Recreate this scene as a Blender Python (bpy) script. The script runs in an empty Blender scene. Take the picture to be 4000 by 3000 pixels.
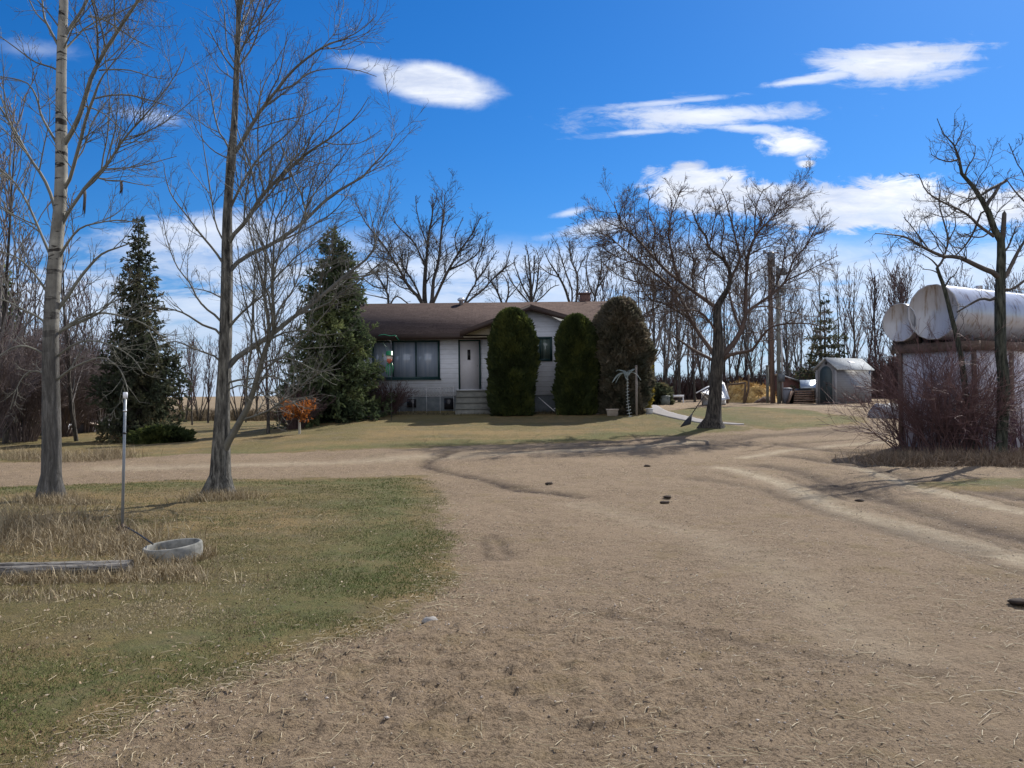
import bpy, math
import numpy as np
from mathutils import Vector, Matrix
C = bpy.context.scene.collection
rad = math.radians
# ------------------------------------------------------------------ camera
F_PX = 3500.0
EYE = np.array([0.0, 0.0, 1.6])
_p = math.atan(36/3500.0); _r = rad(0.6)
FW = np.array([0, math.cos(_p), math.sin(_p)])
R0 = np.array([1.0, 0, 0]); U0 = np.array([0, -math.sin(_p), math.cos(_p)])
RT = R0*math.cos(_r) - U0*math.sin(_r)
UP = U0*math.cos(_r) + R0*math.sin(_r)
def ray(sx, sy):
    return FW*F_PX + RT*(sx-2000) + UP*(1500-sy)
def P(sx, sy, D):
    d = ray(sx, sy); return EYE + d*(D/d[1])
def sstep(a, b, x):
    t = np.clip((x-a)/(b-a), 0, 1); return t*t*(3-2*t)
KY = [0, 20, 26, 30, 35, 38, 44, 60, 5000]
KZ = [0, 0, .12, .42, .68, .87, .95, 1.05, 1.05]
def terr(x, y):
    x = np.asarray(x, float); y = np.asarray(y, float)
    z = (np.interp(y-1.2, KY, KZ) + 2*np.interp(y, KY, KZ) + np.interp(y+1.2, KY, KZ))/4
    lat = sstep(-13, -4.5, x)
    return z*lat
def G(sx, sy):
    d = ray(sx, sy); best = None
    Ds = np.concatenate([np.arange(2, 80, .02), np.arange(80, 600, 1)])
    pts = EYE[None, :] + d[None, :]*(Ds/d[1])[:, None]
    below = pts[:, 2] <= terr(pts[:, 0], pts[:, 1])
    i = int(np.argmax(below)) if below.any() else len(Ds)-1
    return pts[i]
def onground(x, y, dz=0.0):
    return np.array([x, y, float(terr(x, y))+dz])
def X(sx, D):
    return float(P(sx, 1536, D)[0])

cam = bpy.data.cameras.new('camera'); camo = bpy.data.objects.new('camera', cam); C.objects.link(camo)
cam.sensor_width = 36; cam.lens = 36*F_PX/4000; cam.clip_end = 20000; cam.clip_start = .05
M = Matrix(((RT[0], UP[0], -FW[0], EYE[0]), (RT[1], UP[1], -FW[1], EYE[1]), (RT[2], UP[2], -FW[2], EYE[2]), (0, 0, 0, 1)))
camo.matrix_world = M
bpy.context.scene.camera = camo
vs = bpy.context.scene.view_settings
vs.view_transform = 'Standard'; vs.look = 'None'; vs.gamma = 1; vs.use_curve_mapping = False; vs.exposure = 0.46

def proj(p):
    d = np.asarray(p, float)-EYE; f = d @ FW; return np.stack([2000+F_PX*(d @ RT)/f, 1500-F_PX*(d @ UP)/f], -1)
# ------------------------------------------------------------------ noise
def vnoise(x, y, seed=0):
    xi = np.floor(x).astype(np.int64); yi = np.floor(y).astype(np.int64)
    xf = x-xi; yf = y-yi
    def h(a, b):
        n = (a*374761393 + b*668265263 + seed*982451653) & 0x7fffffff
        n = ((n ^ (n >> 13))*1274126177) & 0x7fffffff
        return ((n ^ (n >> 16)) & 0xffff)/65535.0
    u = xf*xf*(3-2*xf); v = yf*yf*(3-2*yf)
    return (h(xi, yi)*(1-u)+h(xi+1, yi)*u)*(1-v) + (h(xi, yi+1)*(1-u)+h(xi+1, yi+1)*u)*v - .5
def fbm(x, y, s, o=4, seed=0):
    r = 0; a = 1
    for i in range(o):
        r = r + a*vnoise(x*s, y*s, seed+i); s *= 2.1; a *= .5
    return r

# ------------------------------------------------------------------ materials
def new_mat(name):
    m = bpy.data.materials.new(name); m.use_nodes = True
    nt = m.node_tree; nt.nodes.clear()
    out = nt.nodes.new('ShaderNodeOutputMaterial'); b = nt.nodes.new('ShaderNodeBsdfPrincipled')
    nt.links.new(b.outputs[0], out.inputs[0])
    return m, nt, b
def nd(nt, t, **kw):
    n = nt.nodes.new(t)
    for k, v in kw.items():
        if k.startswith('i_'):
            key = k[2:]
            n.inputs[int(key) if key.isdigit() else key.replace('_', ' ')].default_value = v
        else: setattr(n, k, v)
    return n
def ramp(nt, stops, interp='LINEAR'):
    r = nt.nodes.new('ShaderNodeValToRGB'); e = r.color_ramp; e.interpolation = interp
    while len(e.elements) < len(stops): e.elements.new(.5)
    for i, (p, c) in enumerate(stops):
        e.elements[i].position = p; e.elements[i].color = (*c, 1) if len(c) == 3 else c
    return r
def math_n(nt, op, a, b=None, c=None):
    n = nt.nodes.new('ShaderNodeMath'); n.operation = op
    for i, v in enumerate((a, b, c)):
        if v is None: continue
        if isinstance(v, (int, float)): n.inputs[i].default_value = v
        else: nt.links.new(v, n.inputs[i])
    return n.outputs[0]
def mixc(nt, f, a, b, mode='MIX'):
    n = nt.nodes.new('ShaderNodeMix'); n.data_type = 'RGBA'; n.blend_type = mode
    if isinstance(f, (int, float)): n.inputs[0].default_value = f
    else: nt.links.new(f, n.inputs[0])
    for i, v in ((6, a), (7, b)):
        if isinstance(v, tuple): n.inputs[i].default_value = (*v, 1)
        else: nt.links.new(v, n.inputs[i])
    return n.outputs[2]
def coords(nt, scale=(1, 1, 1), world=False):
    if world:
        g = nt.nodes.new('ShaderNodeNewGeometry'); src = g.outputs['Position']
    else:
        g = nt.nodes.new('ShaderNodeTexCoord'); src = g.outputs['Object']
    mp = nt.nodes.new('ShaderNodeMapping'); mp.inputs['Scale'].default_value = scale
    nt.links.new(src, mp.inputs['Vector']); return mp.outputs[0]
def noise(nt, vec, scale, detail=4, rough=.6, dist=0):
    n = nd(nt, 'ShaderNodeTexNoise'); n.inputs['Scale'].default_value = scale
    n.inputs['Detail'].default_value = detail; n.inputs['Roughness'].default_value = rough
    n.inputs['Distortion'].default_value = dist
    nt.links.new(vec, n.inputs['Vector']); return n.outputs[0]
def bump(nt, b, h, strength=.5, dist=.02):
    n = nt.nodes.new('ShaderNodeBump'); n.inputs['Strength'].default_value = strength
    n.inputs['Distance'].default_value = dist; nt.links.new(h, n.inputs['Height'])
    nt.links.new(n.outputs[0], b.inputs['Normal'])
def nmat(name, stops, scale=5, rough=.85, bmp=0, bdist=.01, stretch=(1, 1, 1), detail=5, spec=.3, metal=0, attr=None, world=False):
    """noise -> colour ramp (optionally mixed with per-vertex attribute 'v')"""
    m, nt, b = new_mat(name)
    v = coords(nt, stretch, world)
    n = noise(nt, v, scale, detail, .65)
    f = n
    if attr is not None:
        a = nd(nt, 'ShaderNodeAttribute', attribute_name='v').outputs['Fac']
        f = math_n(nt, 'ADD', math_n(nt, 'MULTIPLY', n, 1-attr), math_n(nt, 'MULTIPLY', a, attr))
    r = ramp(nt, stops); nt.links.new(f, r.inputs[0])
    nt.links.new(r.outputs[0], b.inputs['Base Color'])
    b.inputs['Roughness'].default_value = rough
    b.inputs['Specular IOR Level'].default_value = spec; b.inputs['Metallic'].default_value = metal
    if bmp: bump(nt, b, n, bmp, bdist)
    return m

# ------------------------------------------------------------------ mesh helpers
def mk(name, V, Fs, mat, parent=None, smooth=False, attrs=None, loc=None):
    """V (N,3) world; Fs list of int arrays (M,k)"""
    V = np.asarray(V, np.float32)
    origin = np.zeros(3)
    if parent is not None: origin = np.array(parent['_o'])
    elif loc is not None: origin = np.asarray(loc, float)
    me = bpy.data.meshes.new(name)
    me.vertices.add(len(V)); me.vertices.foreach_set('co', (V-origin.astype(np.float32)).ravel())
    if isinstance(Fs, np.ndarray): Fs = [Fs]
    Fs = [np.asarray(f, np.int32) for f in Fs if len(f)]
    tot = sum(f.size for f in Fs); nf = sum(len(f) for f in Fs)
    me.loops.add(tot); me.polygons.add(nf)
    me.loops.foreach_set('vertex_index', np.concatenate([f.ravel() for f in Fs]))
    ls = np.concatenate([np.full(len(f), f.shape[1], np.int32) for f in Fs])
    st = np.concatenate([[0], np.cumsum(ls)[:-1]]).astype(np.int32)
    me.polygons.foreach_set('loop_start', st)
    me.update(calc_edges=True)
    if smooth: me.polygons.foreach_set('use_smooth', np.ones(nf, bool))
    if attrs:
        for k, a in attrs.items():
            at = me.attributes.new(k, 'FLOAT', 'POINT'); at.data.foreach_set('value', np.asarray(a, np.float32).ravel())
    me.validate()
    me.materials.append(mat)
    o = bpy.data.objects.new(name, me); C.objects.link(o)
    if parent is not None:
        o.parent = parent
    else:
        o.location = tuple(origin)
    o['_o'] = list(map(float, origin))
    return o
def empty(name, loc, label, cat, group=None):
    o = bpy.data.objects.new(name, None); C.objects.link(o)
    o.location = tuple(map(float, loc)); o['_o'] = list(map(float, loc)); o.empty_display_size = .2
    o['label'] = label; o['category'] = cat
    if group: o['group'] = group
    return o
def tag(o, label, cat=None, group=None, kind=None):
    o['label'] = label
    if cat: o['category'] = cat
    if group: o['group'] = group
    if kind: o['kind'] = kind
    return o
class MB:
    def __init__(s): s.V = []; s.F3 = []; s.F4 = []; s.n = 0; s.FN = []
    def add(s, V, F):
        V = np.asarray(V, float); 
        for f in F:
            f = [int(i)+s.n for i in f]
            (s.F3 if len(f) == 3 else s.F4 if len(f) == 4 else s.FN).append(f)
        s.V.append(V); s.n += len(V); return s
    def box(s, c, size, rot=None):
        c = np.asarray(c, float); h = np.asarray(size, float)/2
        v = np.array([[x, y, z] for x in (-1, 1) for y in (-1, 1) for z in (-1, 1)])*h
        if rot is not None: v = v @ np.array(rot.to_3x3() if hasattr(rot, 'to_3x3') else rot).T
        return s.add(v+c, [(0, 1, 3, 2), (4, 6, 7, 5), (0, 4, 5, 1), (2, 3, 7, 6), (0, 2, 6, 4), (1, 5, 7, 3)])
    def mm(s, a, b):
        a = np.asarray(a, float); b = np.asarray(b, float); return s.box((a+b)/2, np.abs(b-a))
    def slab(s, pts, t, d=None):
        pts = np.asarray(pts, float); n = len(pts)
        if d is None:
            d = np.cross(pts[1]-pts[0], pts[2]-pts[0]); d = d/np.linalg.norm(d)
        q = pts + np.asarray(d)*t
        F = [list(range(n))[::-1], [i+n for i in range(n)]]
        F += [(i, (i+1) % n, (i+1) % n+n, i+n) for i in range(n)]
        return s.add(np.vstack([pts, q]), F)
    def tube(s, pts, r, k=8, cap=True):
        pts = np.asarray(pts, float); n = len(pts)
        r = np.broadcast_to(np.asarray(r, float), (n,))
        V, F = tubes(pts[None], r[None], k)
        F = [tuple(f) for f in F]
        if cap:
            F.append(tuple(range(k))[::-1]); F.append(tuple(range((n-1)*k, n*k)))
        return s.add(V, F)
    def build(s, name, mat, parent=None, loc=None, smooth=False, attrs=None):
        Fs = []
        if s.F3: Fs.append(np.array(s.F3))
        if s.F4: Fs.append(np.array(s.F4))
        by = {}
        for f in s.FN: by.setdefault(len(f), []).append(f)
        for k in by: Fs.append(np.array(by[k]))
        return mk(name, np.vstack(s.V), Fs, mat, parent, smooth, attrs, loc)
def nrm(a): return a/np.maximum(np.linalg.norm(a, axis=-1, keepdims=True), 1e-9)
def tubes(Pt, R, k=3):
    """Pt (B,n,3) R (B,n) -> verts (B*n*k,3), quads"""
    B, n, _ = Pt.shape
    T = np.gradient(Pt, axis=1) if n > 1 else Pt
    T = nrm(T)
    mean = np.abs(nrm(Pt[:, -1]-Pt[:, 0]))
    ref = np.zeros((B, 3)); ref[np.arange(B), np.argmin(mean, 1)] = 1
    A = nrm(np.cross(T, ref[:, None, :])); Bv = np.cross(T, A)
    ang = np.arange(k)*2*math.pi/k
    V = Pt[:, :, None, :] + R[:, :, None, None]*(A[:, :, None, :]*np.cos(ang)[None, None, :, None] + Bv[:, :, None, :]*np.sin(ang)[None, None, :, None])
    idx = np.arange(B*n*k).reshape(B, n, k)
    a = idx[:, :-1, :]; b = np.roll(a, -1, axis=2); c = idx[:, 1:, :]; d = np.roll(c, -1, axis=2)
    Fq = np.stack([a, b, d, c], -1).reshape(-1, 4)
    return V.reshape(-1, 3), Fq
def merge(parts):
    Vs = []; Fs = []; n = 0
    for V, F in parts:
        if not len(V): continue
        Vs.append(V); Fs.append(F+n); n += len(V)
    return np.vstack(Vs), np.vstack(Fs)
def resample(pts, r, n):
    """smooth a polyline (catmull) to n points"""
    pts = np.asarray(pts, float); r = np.asarray(r, float)
    if len(pts) == 2:
        t = np.linspace(0, 1, n)[:, None]; return pts[0]*(1-t)+pts[1]*t, r[0]*(1-t[:, 0])+r[1]*t[:, 0]
    seg = np.linalg.norm(np.diff(pts, axis=0), axis=1); cum = np.concatenate([[0], np.cumsum(seg)])
    u = np.linspace(0, cum[-1], n); k = np.clip(np.searchsorted(cum, u, 'right')-1, 0, len(pts)-2)
    t = (u-cum[k])/np.maximum(seg[k], 1e-9)
    pp = np.vstack([2*pts[0]-pts[1], pts, 2*pts[-1]-pts[-2]])
    p0, p1, p2, p3 = pp[k], pp[k+1], pp[k+2], pp[k+3]; t = t[:, None]
    q = .5*((2*p1)+(-p0+p2)*t+(2*p0-5*p1+4*p2-p3)*t**2+(-p0+3*p1-3*p2+p3)*t**3)
    return q, np.interp(u, cum, r)
def spawn(rs, Pt, R, per_m, lf, ang=(30, 60), up=.15, curve=.05, wig=.12, n=6, rmin=.003, kr=.012, t0=.12, lmax=9, lmin=.05, rfrac=.6, taper=.35):
    """children along parents. lf=(a,b): length = parent length*(rand a..b)*(1-.55t)"""
    B, m, _ = Pt.shape
    seg = np.linalg.norm(np.diff(Pt, axis=1), axis=2); L = seg.sum(1)
    cnt = rs.poisson(per_m*L); K = int(cnt.sum())
    if K == 0: return np.zeros((0, n, 3)), np.zeros((0, n))
    pi = np.repeat(np.arange(B), cnt)
    t = t0+(1-t0)*rs.rand(K)**.85
    f = t*(m-1); k = np.minimum(f.astype(int), m-2); w = (f-k)[:, None]
    pos = Pt[pi, k]*(1-w)+Pt[pi, k+1]*w
    rp = R[pi, k]*(1-w[:, 0])+R[pi, k+1]*w[:, 0]
    T = nrm(Pt[pi, k+1]-Pt[pi, k])
    rv = rs.randn(K, 3); perp = nrm(np.cross(T, rv))
    a = np.radians(rs.uniform(ang[0], ang[1], K))[:, None]
    d = T*np.cos(a)+perp*np.sin(a); d[:, 2] += up; d = nrm(d)
    ln = np.clip(L[pi]*rs.uniform(lf[0], lf[1], K)*(1-.55*t), lmin, lmax)
    r0 = np.minimum(rfrac*rp, kr*ln+rmin); r0 = np.maximum(r0, rmin)
    out = np.zeros((K, n, 3)); out[:, 0] = pos
    for i in range(1, n):
        out[:, i] = out[:, i-1]+d*(ln/(n-1))[:, None]
        d = d+rs.randn(K, 3)*wig; d[:, 2] += curve; d = nrm(d)
    rr = r0[:, None]*np.linspace(1, taper, n)[None]
    return out, np.maximum(rr, rmin*.7)
def limbs_from_px(rs, D, trunk, limbs, conv, spread=.35, depths=None):
    """trace: list of (x,y,r) in crop pixels -> world polylines; each limb leaves the nearest earlier point and leans towards/away from the camera"""
    sc, ox, oy = conv
    done = []   # (pts2d, depth)
    res = []
    def todo(tr):
        a = np.array(tr, float); a[:, 0] = ox+sc*a[:, 0]; a[:, 1] = oy+sc*a[:, 1]; a[:, 2] *= sc; return a
    for i, tr in enumerate([trunk]+limbs):
        a = todo(tr)
        if i == 0: dep = np.full(len(a), float(D))
        else:
            allp = np.vstack([q[:, :2] for q, _ in done]); alld = np.concatenate([e for _, e in done])
            j = np.argmin(np.linalg.norm(allp-a[0, :2], axis=1)); d0 = alld[j]
            arc = np.concatenate([[0], np.cumsum(np.linalg.norm(np.diff(a[:, :2], axis=0), axis=1))])*D/F_PX
            s = rs.uniform(-1, 1)*spread if depths is None else depths[(i-1) % len(depths)]
            dep = d0+s*arc
        pts = np.array([P(a[q, 0], a[q, 1], dep[q]) for q in range(len(a))]); r = a[:, 2]*dep/F_PX
        n = 24 if i == 0 else max(8, min(16, len(a)*2))
        pp, rr = resample(pts, r, n)
        # dense 2d record
        aa, _ = resample(np.c_[a[:, :2], np.zeros(len(a))], a[:, 2], 40)
        dd = np.interp(np.linspace(0, 1, 40), np.linspace(0, 1, len(dep)), dep)
        done.append((aa, dd)); res.append((pp, rr))
    return res
def rs_n(limbs, n, rs, wig=.0):
    out = []; ro = []
    for p, r in limbs:
        q, s = resample(p, r, n)
        L = np.linalg.norm(np.diff(p, axis=0), axis=1).sum()
        w = rs.randn(n, 3)*wig*L; w[0] = 0
        out.append(q+w); ro.append(s)
    return np.array(out), np.array(ro)
# ------------------------------------------------------------------ light and sky
SUN_AZ = np.array([0.62, 0.78]); SUN_AZ = SUN_AZ/np.linalg.norm(SUN_AZ); SUN_EL = rad(40)
sd = Vector((SUN_AZ[0]*math.cos(SUN_EL), SUN_AZ[1]*math.cos(SUN_EL), math.sin(SUN_EL)))
sl = bpy.data.lights.new('sun', 'SUN'); sl.energy = 4.6; sl.angle = rad(.5); sl.color = (1, .95, .87)
so = bpy.data.objects.new('sun', sl); C.objects.link(so); so.rotation_euler = (-sd).to_track_quat('-Z', 'Y').to_euler()
w = bpy.data.worlds.new('World'); bpy.context.scene.world = w; w.use_nodes = True
nt = w.node_tree; nt.nodes.clear()
wo = nt.nodes.new('ShaderNodeOutputWorld'); bg = nt.nodes.new('ShaderNodeBackground'); nt.links.new(bg.outputs[0], wo.inputs[0])
sk = nd(nt, 'ShaderNodeTexSky', sky_type='NISHITA', sun_disc=False, sun_elevation=SUN_EL, sun_rotation=math.atan2(SUN_AZ[0], SUN_AZ[1]), air_density=1.0, dust_density=.4, ozone_density=2.5)
hs = nd(nt, 'ShaderNodeHueSaturation'); hs.inputs['Saturation'].default_value = 1.15; hs.inputs['Value'].default_value = 1.0
nt.links.new(mixc(nt, 1.0, sk.outputs[0], (.38, .575, .87), 'MULTIPLY'), hs.inputs['Color'])
tc = nt.nodes.new('ShaderNodeTexCoord'); sep = nt.nodes.new('ShaderNodeSeparateXYZ'); nt.links.new(tc.outputs['Generated'], sep.inputs[0])
ay = math_n(nt, 'MAXIMUM', math_n(nt, 'ABSOLUTE', sep.outputs[1]), .05)
u = math_n(nt, 'DIVIDE', sep.outputs[0], ay); v = math_n(nt, 'DIVIDE', sep.outputs[2], ay)
front = math_n(nt, 'GREATER_THAN', sep.outputs[1], 0.0)
cmb = nt.nodes.new('ShaderNodeCombineXYZ'); nt.links.new(u, cmb.inputs[0]); nt.links.new(v, cmb.inputs[1]); nt.links.new(front, cmb.inputs[2])
def mapped(s):
    mp = nt.nodes.new('ShaderNodeMapping'); mp.inputs['Scale'].default_value = s; nt.links.new(cmb.outputs[0], mp.inputs[0]); return mp.outputs[0]
wisp = noise(nt, mapped((5, 26, 1)), 1.0, 7, .62, .6)
puff = noise(nt, mapped((7, 13, 1)), 1.3, 8, .6, .3)
soft = noise(nt, mapped((3, 7, 1)), 1.0, 3, .5)
fine = noise(nt, mapped((12, 55, 1)), 1.0, 5, .6, .8)
tex = noise(nt, mapped((26, 60, 1)), 1.0, 8, .68, .8)
def ell(sx, sy, hx, hy, tilt, nz, amp, lo, hi, tx=1.1):
    d = ray(sx, sy); cu, cv = d[0]/d[1], d[2]/d[1]
    ct, st = math.cos(rad(tilt)), math.sin(rad(tilt))
    du = math_n(nt, 'SUBTRACT', u, cu); dv = math_n(nt, 'SUBTRACT', v, cv)
    a = math_n(nt, 'MULTIPLY', math_n(nt, 'ADD', math_n(nt, 'MULTIPLY', du, ct), math_n(nt, 'MULTIPLY', dv, st)), F_PX/hx)
    b = math_n(nt, 'MULTIPLY', math_n(nt, 'SUBTRACT', math_n(nt, 'MULTIPLY', dv, ct), math_n(nt, 'MULTIPLY', du, st)), F_PX/hy)
    d2 = math_n(nt, 'ADD', math_n(nt, 'MULTIPLY', a, a), math_n(nt, 'MULTIPLY', b, b))
    d2 = math_n(nt, 'SQRT', d2)
    x = math_n(nt, 'ADD', d2, math_n(nt, 'MULTIPLY', math_n(nt, 'SUBTRACT', nz, .5), amp))
    if tx: x = math_n(nt, 'ADD', x, math_n(nt, 'MULTIPLY', math_n(nt, 'SUBTRACT', tex, .45), tx))
    s = nd(nt, 'ShaderNodeMapRange', interpolation_type='SMOOTHSTEP'); s.inputs[1].default_value = lo; s.inputs[2].default_value = hi; s.inputs[3].default_value = 1; s.inputs[4].default_value = 0
    nt.links.new(x, s.inputs[0]); return math_n(nt, 'MULTIPLY', s.outputs[0], front)
clouds = [
 ell(1690, 325, 290, 95, -9, puff, .9, .5, 1.05, .3), (ell(1480, 265, 230, 50, -12, soft, 1.0, .1, 1.1), .75),
 ell(3480, 245, 420, 95, 3, wisp, 2.3, .35, 1.05), (ell(3200, 300, 260, 28, 9, fine, 1.6, .2, 1.1), .8),
 (ell(2760, 450, 470, 78, 1, wisp, 2.4, .3, 1.1), .95), (ell(2500, 515, 260, 20, 4, fine, 1.5, .2, 1.1), .7),
 ell(3080, 555, 190, 75, -6, puff, 1.8, .45, .95), ell(3150, 640, 45, 20, 0, puff, 1.5, .3, 1.0),
 ell(2690, 650, 100, 38, 0, puff, 2.0, .4, 1.0), ell(2720, 740, 300, 120, -4, puff, 1.6, .6, 1.0),
 ell(3380, 800, 520, 135, 3, puff, 1.1, .7, 1.0), ell(2990, 780, 420, 90, 0, puff, 1.3, .6, 1.0), ell(3850, 800, 330, 110, -3, puff, 1.0, .65, 1.0),
 (ell(2230, 830, 110, 22, 12, wisp, 1.6, .2, 1.1), .7), (ell(2330, 890, 250, 50, 8, wisp, 1.8, .3, 1.1), .85),
 (ell(800, 920, 470, 110, 2, wisp, 1.3, .45, 1.1), .8), (ell(130, 190, 260, 55, -6, soft, 1.3, .1, 1.1), .35),
 (ell(610, 460, 160, 42, -10, soft, 1.2, .1, 1.1), .38),
 (ell(2600, 400, 330, 18, 5, fine, 1.8, .2, 1.1), .6), (ell(2900, 500, 260, 22, -4, fine, 1.8, .2, 1.1), .7), (ell(3600, 300, 300, 22, 6, fine, 1.8, .2, 1.1), .6), (ell(2560, 1010, 700, 60, 2, wisp, 1.6, .4, 1.2), .7)]
cov = None
for c in clouds:
    if isinstance(c, tuple): c = math_n(nt, 'MULTIPLY', c[0], c[1])
    cov = c if cov is None else math_n(nt, 'MAXIMUM', cov, c)
# banks of streaky cloud low over the horizon all round
band = nd(nt, 'ShaderNodeMapRange', interpolation_type='SMOOTHSTEP'); band.inputs[1].default_value = .19; band.inputs[2].default_value = .135; band.inputs[3].default_value = 0; band.inputs[4].default_value = 1
nt.links.new(math_n(nt, 'ADD', v, math_n(nt, 'MULTIPLY', math_n(nt, 'SUBTRACT', puff, .5), .05)), band.inputs[0])
stk = nd(nt, 'ShaderNodeMapRange', interpolation_type='SMOOTHSTEP'); stk.inputs[1].default_value = .30; stk.inputs[2].default_value = .50
nt.links.new(math_n(nt, 'ADD', wisp, math_n(nt, 'MULTIPLY', math_n(nt, 'SUBTRACT', .12, v), .6)), stk.inputs[0])
low = math_n(nt, 'MULTIPLY', math_n(nt, 'MULTIPLY', band.outputs[0], stk.outputs[0]), .78)
cov = math_n(nt, 'MAXIMUM', cov, low)
back = nd(nt, 'ShaderNodeMapRange', interpolation_type='SMOOTHSTEP'); back.inputs[1].default_value = .38; back.inputs[2].default_value = .52; nt.links.new(puff, back.inputs[0])  # unseen clouds behind the camera, added to brighten the shaded fronts
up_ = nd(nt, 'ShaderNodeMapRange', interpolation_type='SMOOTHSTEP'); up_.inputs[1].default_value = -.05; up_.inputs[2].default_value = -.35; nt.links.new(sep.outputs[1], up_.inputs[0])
fill_clouds = math_n(nt, 'MULTIPLY', back.outputs[0], up_.outputs[0])
cov = math_n(nt, 'MAXIMUM', cov, fill_clouds)
shade = nd(nt, 'ShaderNodeMapRange'); shade.inputs[1].default_value = .35; shade.inputs[2].default_value = .62; nt.links.new(wisp, shade.inputs[0])
ccol = mixc(nt, shade.outputs[0], (5.2, 5.8, 7.2), (8.6, 8.8, 9.1))
# high in the sky the cloud is brighter, near the horizon bluish
vh = nd(nt, 'ShaderNodeMapRange'); vh.inputs[1].default_value = 0; vh.inputs[2].default_value = .22; nt.links.new(v, vh.inputs[0])
ccol = mixc(nt, vh.outputs[0], (5.0, 5.9, 7.6), ccol)
ccol = mixc(nt, fill_clouds, ccol, (9.3, 9.4, 9.8))
cov = math_n(nt, 'MULTIPLY', cov, math_n(nt, 'ADD', .62, math_n(nt, 'MULTIPLY', tex, .62)))
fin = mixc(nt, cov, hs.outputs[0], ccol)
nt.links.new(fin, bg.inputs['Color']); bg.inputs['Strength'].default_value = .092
# ------------------------------------------------------------------ ground
VW = 4000/2212.0
def gpoly(pts, sc=VW):
    return np.array([G(x*sc, y*sc)[:2] for x, y in pts])
def sdist(px, py, poly):
    """signed distance, positive inside"""
    d = np.full(px.shape, 1e9); ins = np.zeros(px.shape, bool); n = len(poly)
    for i in range(n):
        a = poly[i]; b = poly[(i+1) % n]; e = b-a
        L = max(float(e@e), 1e-12)
        t = np.clip(((px-a[0])*e[0]+(py-a[1])*e[1])/L, 0, 1)
        d = np.minimum(d, np.hypot(px-a[0]-t*e[0], py-a[1]-t*e[1]))
        c = (a[1] > py) != (b[1] > py)
        xs = a[0]+(py-a[1])/(e[1] if abs(e[1]) > 1e-12 else 1e-12)*e[0]
        ins ^= c & (px < xs)
    return np.where(ins, d, -d)
def pline(px, py, line):
    d = np.full(px.shape, 1e9)
    for i in range(len(line)-1):
        a = line[i]; b = line[i+1]; e = b-a; L = max(float(e@e), 1e-12)
        t = np.clip(((px-a[0])*e[0]+(py-a[1])*e[1])/L, 0, 1)
        d = np.minimum(d, np.hypot(px-a[0]-t*e[0], py-a[1]-t*e[1]))
    return d
near_edge = gpoly([(0, 1050), (250, 1045), (450, 1038), (700, 1033), (925, 1028), (940, 1060), (955, 1110), (985, 1180), (972, 1230), (965, 1280), (890, 1325), (800, 1365), (690, 1410), (560, 1455), (420, 1510), (280, 1570), (130, 1640)])
lawn_near = np.vstack([[[-40, near_edge[0][1]-1]], near_edge, [[-2.6, 2.9], [-3.2, 1.0], [-40, 1.0]]])
front_edge = gpoly([(0, 1000), (130, 995), (250, 990), (450, 984), (620, 978), (800, 972), (1000, 965), (1200, 957), (1400, 945), (1520, 936), (1600, 930), (1640, 925)])
lawn_far = np.vstack([[[-60, front_edge[0][1]+.5]], front_edge, gpoly([(1560, 915), (1480, 896), (1400, 884)]), [[X(2500, 40), 40], [9, 48], [9, 62], [-10, 66], [-60, 66]]])
lawn_oval = gpoly([(1440, 888), (1500, 881), (1620, 879), (1760, 889), (1850, 900), (1882, 912), (1800, 922), (1690, 928), (1640, 926), (1560, 912), (1480, 897)])
verge = gpoly([(1960, 1045), (2080, 1038), (2300, 1030), (2300, 1058), (2120, 1062), (2000, 1056)])
tracks = [(gpoly([(1600, 990), (1700, 973), (1830, 963), (1960, 955)]), .25, .8), (gpoly([(1560, 1010), (1680, 1045), (1800, 1092), (1950, 1135), (2212, 1212), (2400, 1260)]), .24, 1),
          (gpoly([(1850, 1010), (2000, 1058), (2212, 1103), (2400, 1140)]), .24, 1), (gpoly([(1250, 1090), (1500, 1150), (1700, 1250), (1900, 1400)]), .3, .3),
          (gpoly([(250, 1010), (600, 1005), (900, 990), (1200, 975), (1500, 950)]), .6, .6), (gpoly([(1400, 900), (1700, 878), (1900, 882), (2000, 890)]), .5, .5)]
darks = [(gpoly([(1540, 1022), (1670, 1060), (1800, 1110), (1950, 1158), (2212, 1240)]), .05, .5), (gpoly([(1600, 1000), (1720, 1040), (1830, 1078), (1990, 1125), (2212, 1190)]), .05, .5), (gpoly([(1860, 1000), (2010, 1050), (2212, 1092)]), .05, .8), (gpoly([(1600, 975), (1700, 960), (1850, 950)]), .06, .8), (gpoly([(1050, 975), (1250, 958), (1550, 940), (1850, 930)]), .06, .7), (gpoly([(1100, 1290), (1300, 1330), (1600, 1390), (2000, 1450)]), .05, .4), (gpoly([(985, 978), (930, 992), (918, 1003), (950, 1018), (1040, 1035), (1130, 1060), (1245, 1072)]), .2, 1), (gpoly([(1000, 985), (1200, 968), (1500, 945), (1800, 935)]), .35, .5),
         (gpoly([(1700, 985), (1850, 1005), (1980, 1035), (2212, 1075)]), .3, .9), (gpoly([(1480, 960), (1640, 940), (1860, 925)]), .3, .8), (gpoly([(1640, 1005), (1750, 1030), (1900, 1075), (2212, 1165)]), .3, .9),
         (gpoly([(1500, 1035), (1650, 1060), (1850, 1120), (2100, 1190)]), .22, .6), (gpoly([(1055, 1160), (1075, 1200)]), .07, .5), (gpoly([(1690, 960), (1800, 975), (1960, 985)]), .3, .8)]
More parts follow.
